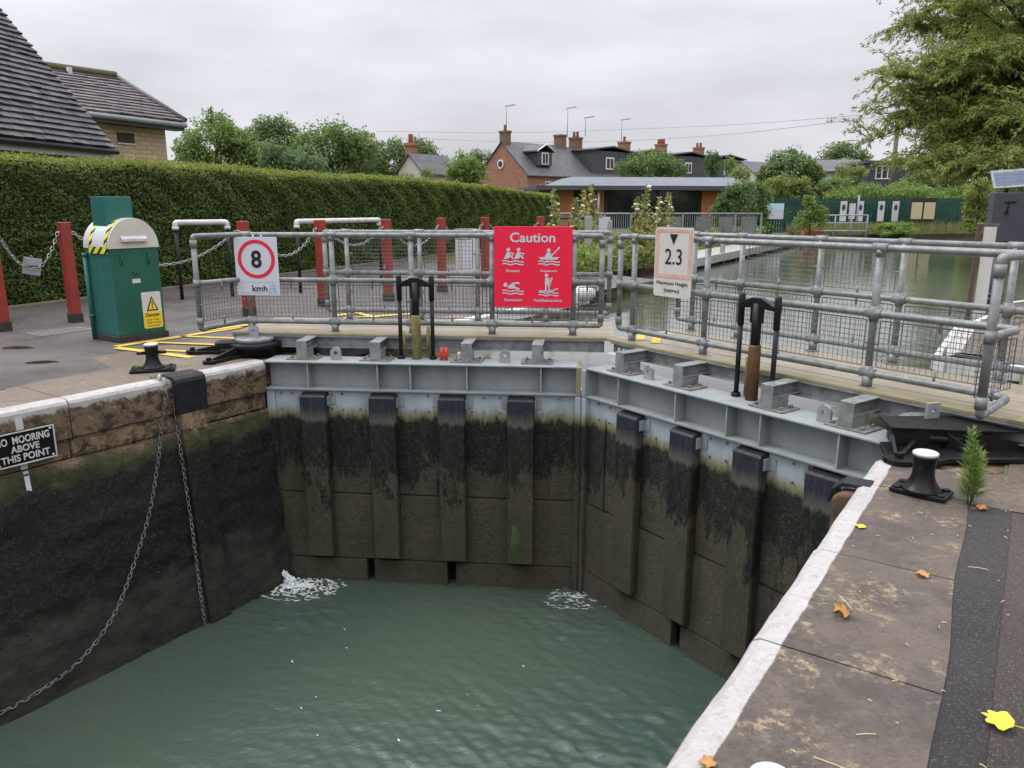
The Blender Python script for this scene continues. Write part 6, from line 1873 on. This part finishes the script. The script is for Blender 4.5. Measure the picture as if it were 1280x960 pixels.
k = rg.integers(0, 4, n); f = rg.random(n)[:, None]; base_ = seg[k] * (1 - f) + seg[k + 1] * f; base_ = base_ + np.stack([np.zeros(n), rg.uniform(0, 2.5, n)], 1)
tuft_patch('bank_grass', 'dry yellow and green grass along the far bank', np.c_[base_, np.full(n, -.05)], rg.uniform(.25, .75, n), .02, ['lf_grass', 'lf_bed'], .35, 'stuff', None)
# flower bed mass
n = 5200
u_ = rg.random(n); w_ = rg.random(n)
bx0 = np.stack([.9 + 3.6 * u_ ** 1.0, 15.2 + 5.0 * u_ + rg.uniform(0, 3.2, n)], 1)
P = np.c_[bx0, rg.uniform(0, .45, n)]
tag(quads_obj('flower_bed', leaf_quads(P, rg.normal(size=(n, 3)) + [0, 0, .8], rg.uniform(.1, .2, n), rg.uniform(.06, .11, n), rg), ['lf_bed', 'lf_lime', 'pinkflower'], np.where(rg.random(n) < .02, 2, (rg.random(n) < .4).astype(int))), None, None, None, 'stuff')
# creeping greenery on the quay beyond the landing stage
n = 3500
f = rg.random(n)[:, None]; P2 = np.array([[5.0, 21.]]) * (1 - f) + np.array([[12.8, 35.2]]) * f; nrm = np.array([-.867, .498])
P2 = P2 + nrm * rg.uniform(1.2, 3.5, n)[:, None]
tag(quads_obj('ground_cover', leaf_quads(np.c_[P2, rg.uniform(0, .5, n)], rg.normal(size=(n, 3)) + [0, 0, .8], .2, .12, rg), ['lf_mid', 'lf_bed'], (rg.random(n) < .4).astype(int)), None, None, None, 'stuff')

# hollyhocks
for px, base_y, top, y, lab in ((695, 300, 236, 20, 'leftmost tall hollyhock with yellowing leaves by the hedge end'), (716, 300, 247, 20.5, 'leaning hollyhock right of the leftmost one'), (741, 300, 229, 21, 'hollyhock spike in front of the orange panel'), (730, 300, 238, 22, 'hollyhock with a large white bloom left of the white column'),
                                (806, 300, 231, 19, 'tallest hollyhock spike left of the height sign'), (822, 300, 246, 19.5, 'green hollyhock spike directly above the height sign'), (833, 300, 240, 19.5, 'hollyhock with round white bloom above the height sign'), (797, 300, 246, 19.2, 'short hollyhock with pale blooms left of the tallest spike')):
    r_ = np.random.default_rng(px); h = at(px, top, y).z; c = at(px, 300, y)
    hk = thing('hollyhock', lab, 'plant', (c.x, y, 0), 0, 'hollyhocks along the bank')
    mb = MB(); lx = r_.uniform(-.1, .1); mb.path([(0, 0, -.1), (lx * .4, 0, h * .5), (lx, 0, h)], [.02, .014, .006], 6); mb.build('stem', 'lf_stalk', hk)
    n = 240; z = r_.random(n) ** .9; P = np.c_[lx * z + r_.normal(0, .03 + .12 * (1 - z)), r_.normal(0, .03 + .12 * (1 - z)), z * h]
    s = .07 + .12 * (1 - z); quads_obj('leaves', leaf_quads(P, r_.normal(size=(n, 3)) + [0, -.4, .4], s, s * .8, r_), ['lf_stalk', 'lf_bed'], (r_.random(n) < .3).astype(int), hk)
    mb = MB()
    for i in range(6): zz = r_.uniform(.45, .98); mb.ball((lx * zz + r_.normal(0, .04), r_.normal(0, .04) - .03, zz * h), r_.uniform(.03, .065), 0, 7, 5, (1, 1, .7))
    mb.build('blooms', 'flower', hk)

# weeds close by
def weed(label, loc, h, n, seed, spread=.05):
    r_ = np.random.default_rng(seed); w = thing('weed', label, 'plant', loc)
    mb = MB(); VV = []
    for k in range(3):
        lx, ly = r_.uniform(-.035, .035, 2); hh_ = h * (1, .72, .6)[k]
        mb.path([(lx, ly, -.01), (lx * 1.5, ly * 1.5, hh_ * .5), (lx * 2.2 + .015, ly * 2, hh_)], [.0045, .0035, .0015], 5)
        m = int(n * hh_ / h); z = r_.uniform(.06, 1, m)
        a = r_.uniform(0, 2 * PI, m); ln = spread * (1.15 - .75 * z) * r_.uniform(.7, 1.3, m)
        c = np.c_[lx * (1 + 1.2 * z), ly * (1 + z), z * hh_]; d = np.c_[np.cos(a), np.sin(a), r_.uniform(.3, .9, m)]; d /= np.linalg.norm(d, axis=1, keepdims=True)
        sd = np.c_[-np.sin(a), np.cos(a), np.zeros(m)] * .0030
        e = c + d * ln[:, None]; mid = c + d * ln[:, None] * .5
        VV.append(np.stack([c, mid - sd, e, mid + sd], 1))
    mb.build('stem', 'lf_lime', w); quads_obj('leaves', np.concatenate(VV), ['lf_lime', 'lf_mid'], (r_.random(sum(len(v) for v in VV)) < .2).astype(int), w)
    return w
wloc = on(1214, 628)
weed('feathery green weed growing at the corner of the right paving', (wloc.x, wloc.y, 0), .38, 420, 3, .08)
wloc = on(176, 462); weed('small tuft of weed at the foot of the left bollard', (wloc.x, wloc.y, 0), .07, 60, 4, .05)
wloc = on(890, 752); 

# fallen leaves
def fallen(label, loc, size, mat, rot, shape, curl):
    mb = MB(); R = Matrix.Rotation(rot, 4, 'Z')
    if shape == 'maple': rad = [(0, 1.0), (12, .82), (20, .70), (34, .92), (44, .95), (58, .66), (75, .74), (92, .78), (115, .55), (140, .52), (165, .42), (180, .25)]
    else: rad = [(0, .8), (25, .85), (60, .8), (100, .7), (140, .75), (165, .6), (180, .35)]
    out = [(math.radians(a), r) for a, r in rad] + [(-math.radians(a), r) for a, r in rad[-2:0:-1]]
    n = len(out); rings = []
    vs = [R @ Vector((0, 0, .004 + .3 * curl * size))]
    for k in (.5, 1.):
        for i, (a, r) in enumerate(out):
            z = .003 + size * curl * (abs(math.sin(a * 1.5 + 1)) * k * k) + (.3 * curl * size * (1 - k))
            vs.append(R @ Vector((r * size * k * math.cos(a), r * size * k * math.sin(a), z)))
    fs = [(0, 1 + i, 1 + (i + 1) % n) for i in range(n)] + [(1 + i, 1 + n + i, 1 + n + (i + 1) % n, 1 + (i + 1) % n) for i in range(n)]
    mb.add(vs, fs, 0, True)
    t = thing('fallen_leaf', label, 'leaf', loc, 0, 'fallen leaves on the right lock side')
    mb.build('blade', mat, t)
    mb = MB(); mb.path([R @ Vector((-size * .3, 0, .004)), R @ Vector((-size * .9, size * .1, .01)), R @ Vector((-size * 1.3, size * .3, .006 + curl * size * .6))], .0016, 5); mb.build('stalk', mat, t)
fallen('pale yellow heart shaped leaf near the white edge', (1.559, 3.207, .001), .030, 'fall_yellow', .3, 'heart', .1)
fallen('orange leaf on the coping joint', (1.602, 2.741, .001), .034, 'fall_orange', 3.2, 'maple', .35)
fallen('curled yellow brown leaf in the middle of the wet coping', (1.155, 2.431, .001), .044, 'fall_brown', 1.2, 'maple', .75)
fallen('orange leaf at the foot of the green weed', (2.218, 3.412, .001), .042, 'fall_orange', .5, 'maple', .3)
fallen('large bright yellow leaf on the dark tarmac', (1.366, 1.865, .001), .058, 'fall_yellow', 2.5, 'maple', .16)
c = on(960, 948); fallen('orange brown leaf beside the white bollard top at the bottom edge', (.50, 1.70, .001), .03, 'fall_orange', .9, 'maple', .3)
# debris specks on the tarmac: twigs
mb = MB(); r_ = random.Random(8)
for i in range(70):
    p = LK(r_.uniform(.2, 2.6), -r_.uniform(.1, 1.2), .003); a = r_.uniform(0, 6.28); l = r_.uniform(.004, .02) if i > 8 else r_.uniform(.04, .1)
    q = p + Vector((math.cos(a) * l, math.sin(a) * l, .002)); mb.path([p, p.lerp(q, .5) + Vector((0, 0, .002)), q], .0014, 4, smooth=False)
tag(mb.build('twig_litter', 'creampaper'), kind='stuff')

c = leaf_pt(1, 2.31, -.085, -1.55); hw = thing('hanging_weed', 'bright green strand of weed hanging on the fourth fender of the left gate', 'weed', c)
rgh = np.random.default_rng(6); VV = []
for i in range(60):
    p = np.array([rgh.normal(0, .015), rgh.normal(0, .006), rgh.uniform(-.1, .06)]); d = np.array([rgh.normal(.0, .25), 0, -1.]); l = rgh.uniform(.08, .26); q = p + d / np.linalg.norm(d) * l; q[1] = p[1]
    sd = np.array([.006, .0, .0]); VV.append([p - sd, p + sd, q + sd * .2, q - sd * .2])
quads_obj('strands', np.array(VV), ['lf_dark'], None, hw)
# foam at the leaks; loose flecks draw sky glints and foam on chamber water
r_ = random.Random(12); mb = MB()
c1 = leaf_pt(1, .12, -.15, LOW_Z)
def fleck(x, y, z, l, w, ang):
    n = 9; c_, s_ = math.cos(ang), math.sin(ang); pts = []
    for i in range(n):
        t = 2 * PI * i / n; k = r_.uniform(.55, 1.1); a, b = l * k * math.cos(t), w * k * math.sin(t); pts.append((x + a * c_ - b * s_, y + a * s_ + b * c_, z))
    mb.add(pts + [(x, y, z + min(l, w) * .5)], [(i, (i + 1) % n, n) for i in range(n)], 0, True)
wang = ROT_U - PI / 2
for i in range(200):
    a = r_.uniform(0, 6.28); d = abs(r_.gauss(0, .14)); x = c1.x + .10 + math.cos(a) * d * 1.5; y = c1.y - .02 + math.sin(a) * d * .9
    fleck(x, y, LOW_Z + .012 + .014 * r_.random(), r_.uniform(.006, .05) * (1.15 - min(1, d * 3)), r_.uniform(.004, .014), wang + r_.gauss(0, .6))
for i in range(260):
    t = r_.random(); mb.ball((c1.x - .03 + r_.gauss(0, .022) + .05 * t, c1.y + r_.gauss(0, .022), LOW_Z + .12 * (1 - t) * r_.random() + .008), r_.uniform(.003, .012), 0, 6, 4, (1, 1, r_.uniform(.8, 1.8)))
def froth(cx, cy, r0, r1, n, dens):
    for i in range(n):
        r = r_.uniform(r0, r1); a0 = r_.uniform(0, 6.28); da = r_.uniform(.25, .9); k = 9; ph = r_.uniform(0, 6)
        pts = [(cx + (r + .018 * math.sin(5 * j + ph)) * 1.35 * math.cos(a0 + da * j / k), cy + (r + .018 * math.cos(4 * j + ph)) * .8 * math.sin(a0 + da * j / k), LOW_Z + .010) for j in range(k + 1)]
        w = [dens * r_.uniform(.2, 1) * math.sin(PI * (j + .4) / (k + .8)) for j in range(k + 1)]; mb.path(pts, w, 5)
froth(c1.x + .10, c1.y - .05, .03, .32, 75, .0055)
for i in range(160):
    t = r_.random() ** 1.5; a = r_.uniform(0, 6.28); rr = .055 * (1 - .55 * t)
    mb.ball((c1.x - .02 + rr * math.cos(a) * r_.random() + .03 * math.sin(5 * t), c1.y + rr * math.sin(a) * r_.random(), LOW_Z + .005 + .15 * t), r_.uniform(.008, .022) * (1.15 - .7 * t), 0, 7, 5, (1, 1, r_.uniform(.8, 1.5)))
c2 = leaf_pt(1, 2.86, -.14, LOW_Z)
froth(c2.x, c2.y - .03, .03, .22, 26, .0032)
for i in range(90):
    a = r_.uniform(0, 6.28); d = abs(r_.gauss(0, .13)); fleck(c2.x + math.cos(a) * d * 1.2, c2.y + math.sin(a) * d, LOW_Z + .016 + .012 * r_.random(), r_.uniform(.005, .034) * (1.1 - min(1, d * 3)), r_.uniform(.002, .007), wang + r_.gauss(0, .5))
for i in range(16):  # scattered white flecks stand in for ripple glints, with some foam
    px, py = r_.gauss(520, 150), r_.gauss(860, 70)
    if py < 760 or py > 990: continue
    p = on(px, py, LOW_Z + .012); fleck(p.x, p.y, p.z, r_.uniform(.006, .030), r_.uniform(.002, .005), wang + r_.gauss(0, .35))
tag(mb.build('foam_and_glints', 'foam_and_glints'), kind='stuff')

# ------------------------------------------------------------------ telegraph pole and cables
c = at(1110, 258, 56); tp = thing('telegraph_pole', 'brown timber telegraph pole against the willow', 'pole', (c.x, 56, 0), 0)
mb = MB(); mb.path([(0, 0, -.2), (0.12, 0, at(1114, 140, 56).z)], [.17, .13], 10); mb.build('shaft', 'pole', tp)
mb = MB(); zt_ = at(1113, 146, 56).z; mb.path([(-.1, 0, zt_), (.35, 0, zt_)], .03, 6); mb.build('insulator_bar', 'railgrey', tp)
for pts, lab in (([(470, 164, 110), (640, 166, 105), (800, 161, 95), (930, 155, 80), (1113, 141, 56)], 'upper overhead cable crossing the sky to the pole'),
                 ([(500, 172, 112), (660, 178, 106), (800, 175, 95), (930, 166, 80), (1113, 144, 56)], 'lower overhead cable crossing the sky to the pole')):
    mb = MB(); q = smooth_pts([at(*p) for p in pts], 8); mb.path(q, .022, 5); tag(mb.build('overhead_cable', 'railgrey', origin=q[-1]), lab, 'cable')

# ------------------------------------------------------------------ light: overcast
w = bpy.data.worlds.new('World'); S.world = w; w.use_nodes = True; nt = w.node_tree; nt.nodes.clear()
out = nt.nodes.new('ShaderNodeOutputWorld')
sky = nt.nodes.new('ShaderNodeTexSky'); sky.sky_type = 'NISHITA'; sky.sun_disc = False
SUN_EL, SUN_AZ = math.radians(52), math.radians(-70)   # azimuth from +Y, clockwise
sky.sun_elevation = SUN_EL; sky.sun_rotation = SUN_AZ
bg1 = nt.nodes.new('ShaderNodeBackground'); bg1.inputs[1].default_value = .06; nt.links.new(sky.outputs[0], bg1.inputs[0])
tc = nt.nodes.new('ShaderNodeTexCoord'); sep = nt.nodes.new('ShaderNodeSeparateXYZ'); nt.links.new(tc.outputs['Generated'], sep.inputs[0])
def mth(op, a, b):
    x = nt.nodes.new('ShaderNodeMath'); x.operation = op
    for i, v in enumerate((a, b)):
        if isinstance(v, (int, float)): x.inputs[i].default_value = v
        else: nt.links.new(v, x.inputs[i])
    return x.outputs[0]
zc = mth('MAXIMUM', sep.outputs[2], 0.)
lum = mth('ADD', mth('MULTIPLY', mth('POWER', zc, 2.0), 2.6), .60)
mp = nt.nodes.new('ShaderNodeMapping'); mp.inputs['Scale'].default_value = (1.2, 1.2, 4.5); nt.links.new(tc.outputs['Generated'], mp.inputs[0])
ns = nt.nodes.new('ShaderNodeTexNoise'); ns.inputs['Scale'].default_value = 2.2; ns.inputs['Detail'].default_value = 6; ns.inputs['Roughness'].default_value = .5; nt.links.new(mp.outputs[0], ns.inputs['Vector'])
mr = nt.nodes.new('ShaderNodeMapRange'); mr.inputs[1].default_value = .3; mr.inputs[2].default_value = .7; mr.inputs[3].default_value = .80; mr.inputs[4].default_value = 1.16; nt.links.new(ns.outputs[0], mr.inputs[0])
lum = mth('MULTIPLY', lum, mr.outputs[0])
bg2 = nt.nodes.new('ShaderNodeBackground'); bg2.inputs[0].default_value = (.955, .965, 1.03, 1); nt.links.new(lum, bg2.inputs[1])
ad = nt.nodes.new('ShaderNodeMixShader'); ad.inputs[0].default_value = .93
nt.links.new(bg1.outputs[0], ad.inputs[1]); nt.links.new(bg2.outputs[0], ad.inputs[2]); nt.links.new(ad.outputs[0], out.inputs[0])

sl = bpy.data.lights.new('sun', 'SUN'); sl.energy = 1.3; sl.angle = math.radians(25); sl.color = (1, .97, .92)
so = bpy.data.objects.new('sun', sl); COL.objects.link(so)
dirv_ = Vector((math.sin(SUN_AZ) * math.cos(SUN_EL), math.cos(SUN_AZ) * math.cos(SUN_EL), math.sin(SUN_EL)))
so.rotation_euler = dirv_.to_track_quat('Z', 'Y').to_euler(); so.location = dirv_ * 50

S.view_settings.view_transform = 'Standard'; S.view_settings.look = 'None'; S.view_settings.exposure = .38; S.view_settings.gamma = 1
S.view_settings.use_curve_mapping = False
S.render.engine = 'CYCLES'
S.cycles.use_denoising = True
S.cycles.max_bounces = 6; S.cycles.diffuse_bounces = 3; S.cycles.glossy_bounces = 3; S.cycles.transmission_bounces = 2
S.cycles.transparent_max_bounces = 4; S.cycles.caustics_reflective = False; S.cycles.caustics_refractive = False
S.cycles.use_adaptive_sampling = True; S.cycles.adaptive_threshold = .02
S.cycles.sample_clamp_indirect = 4
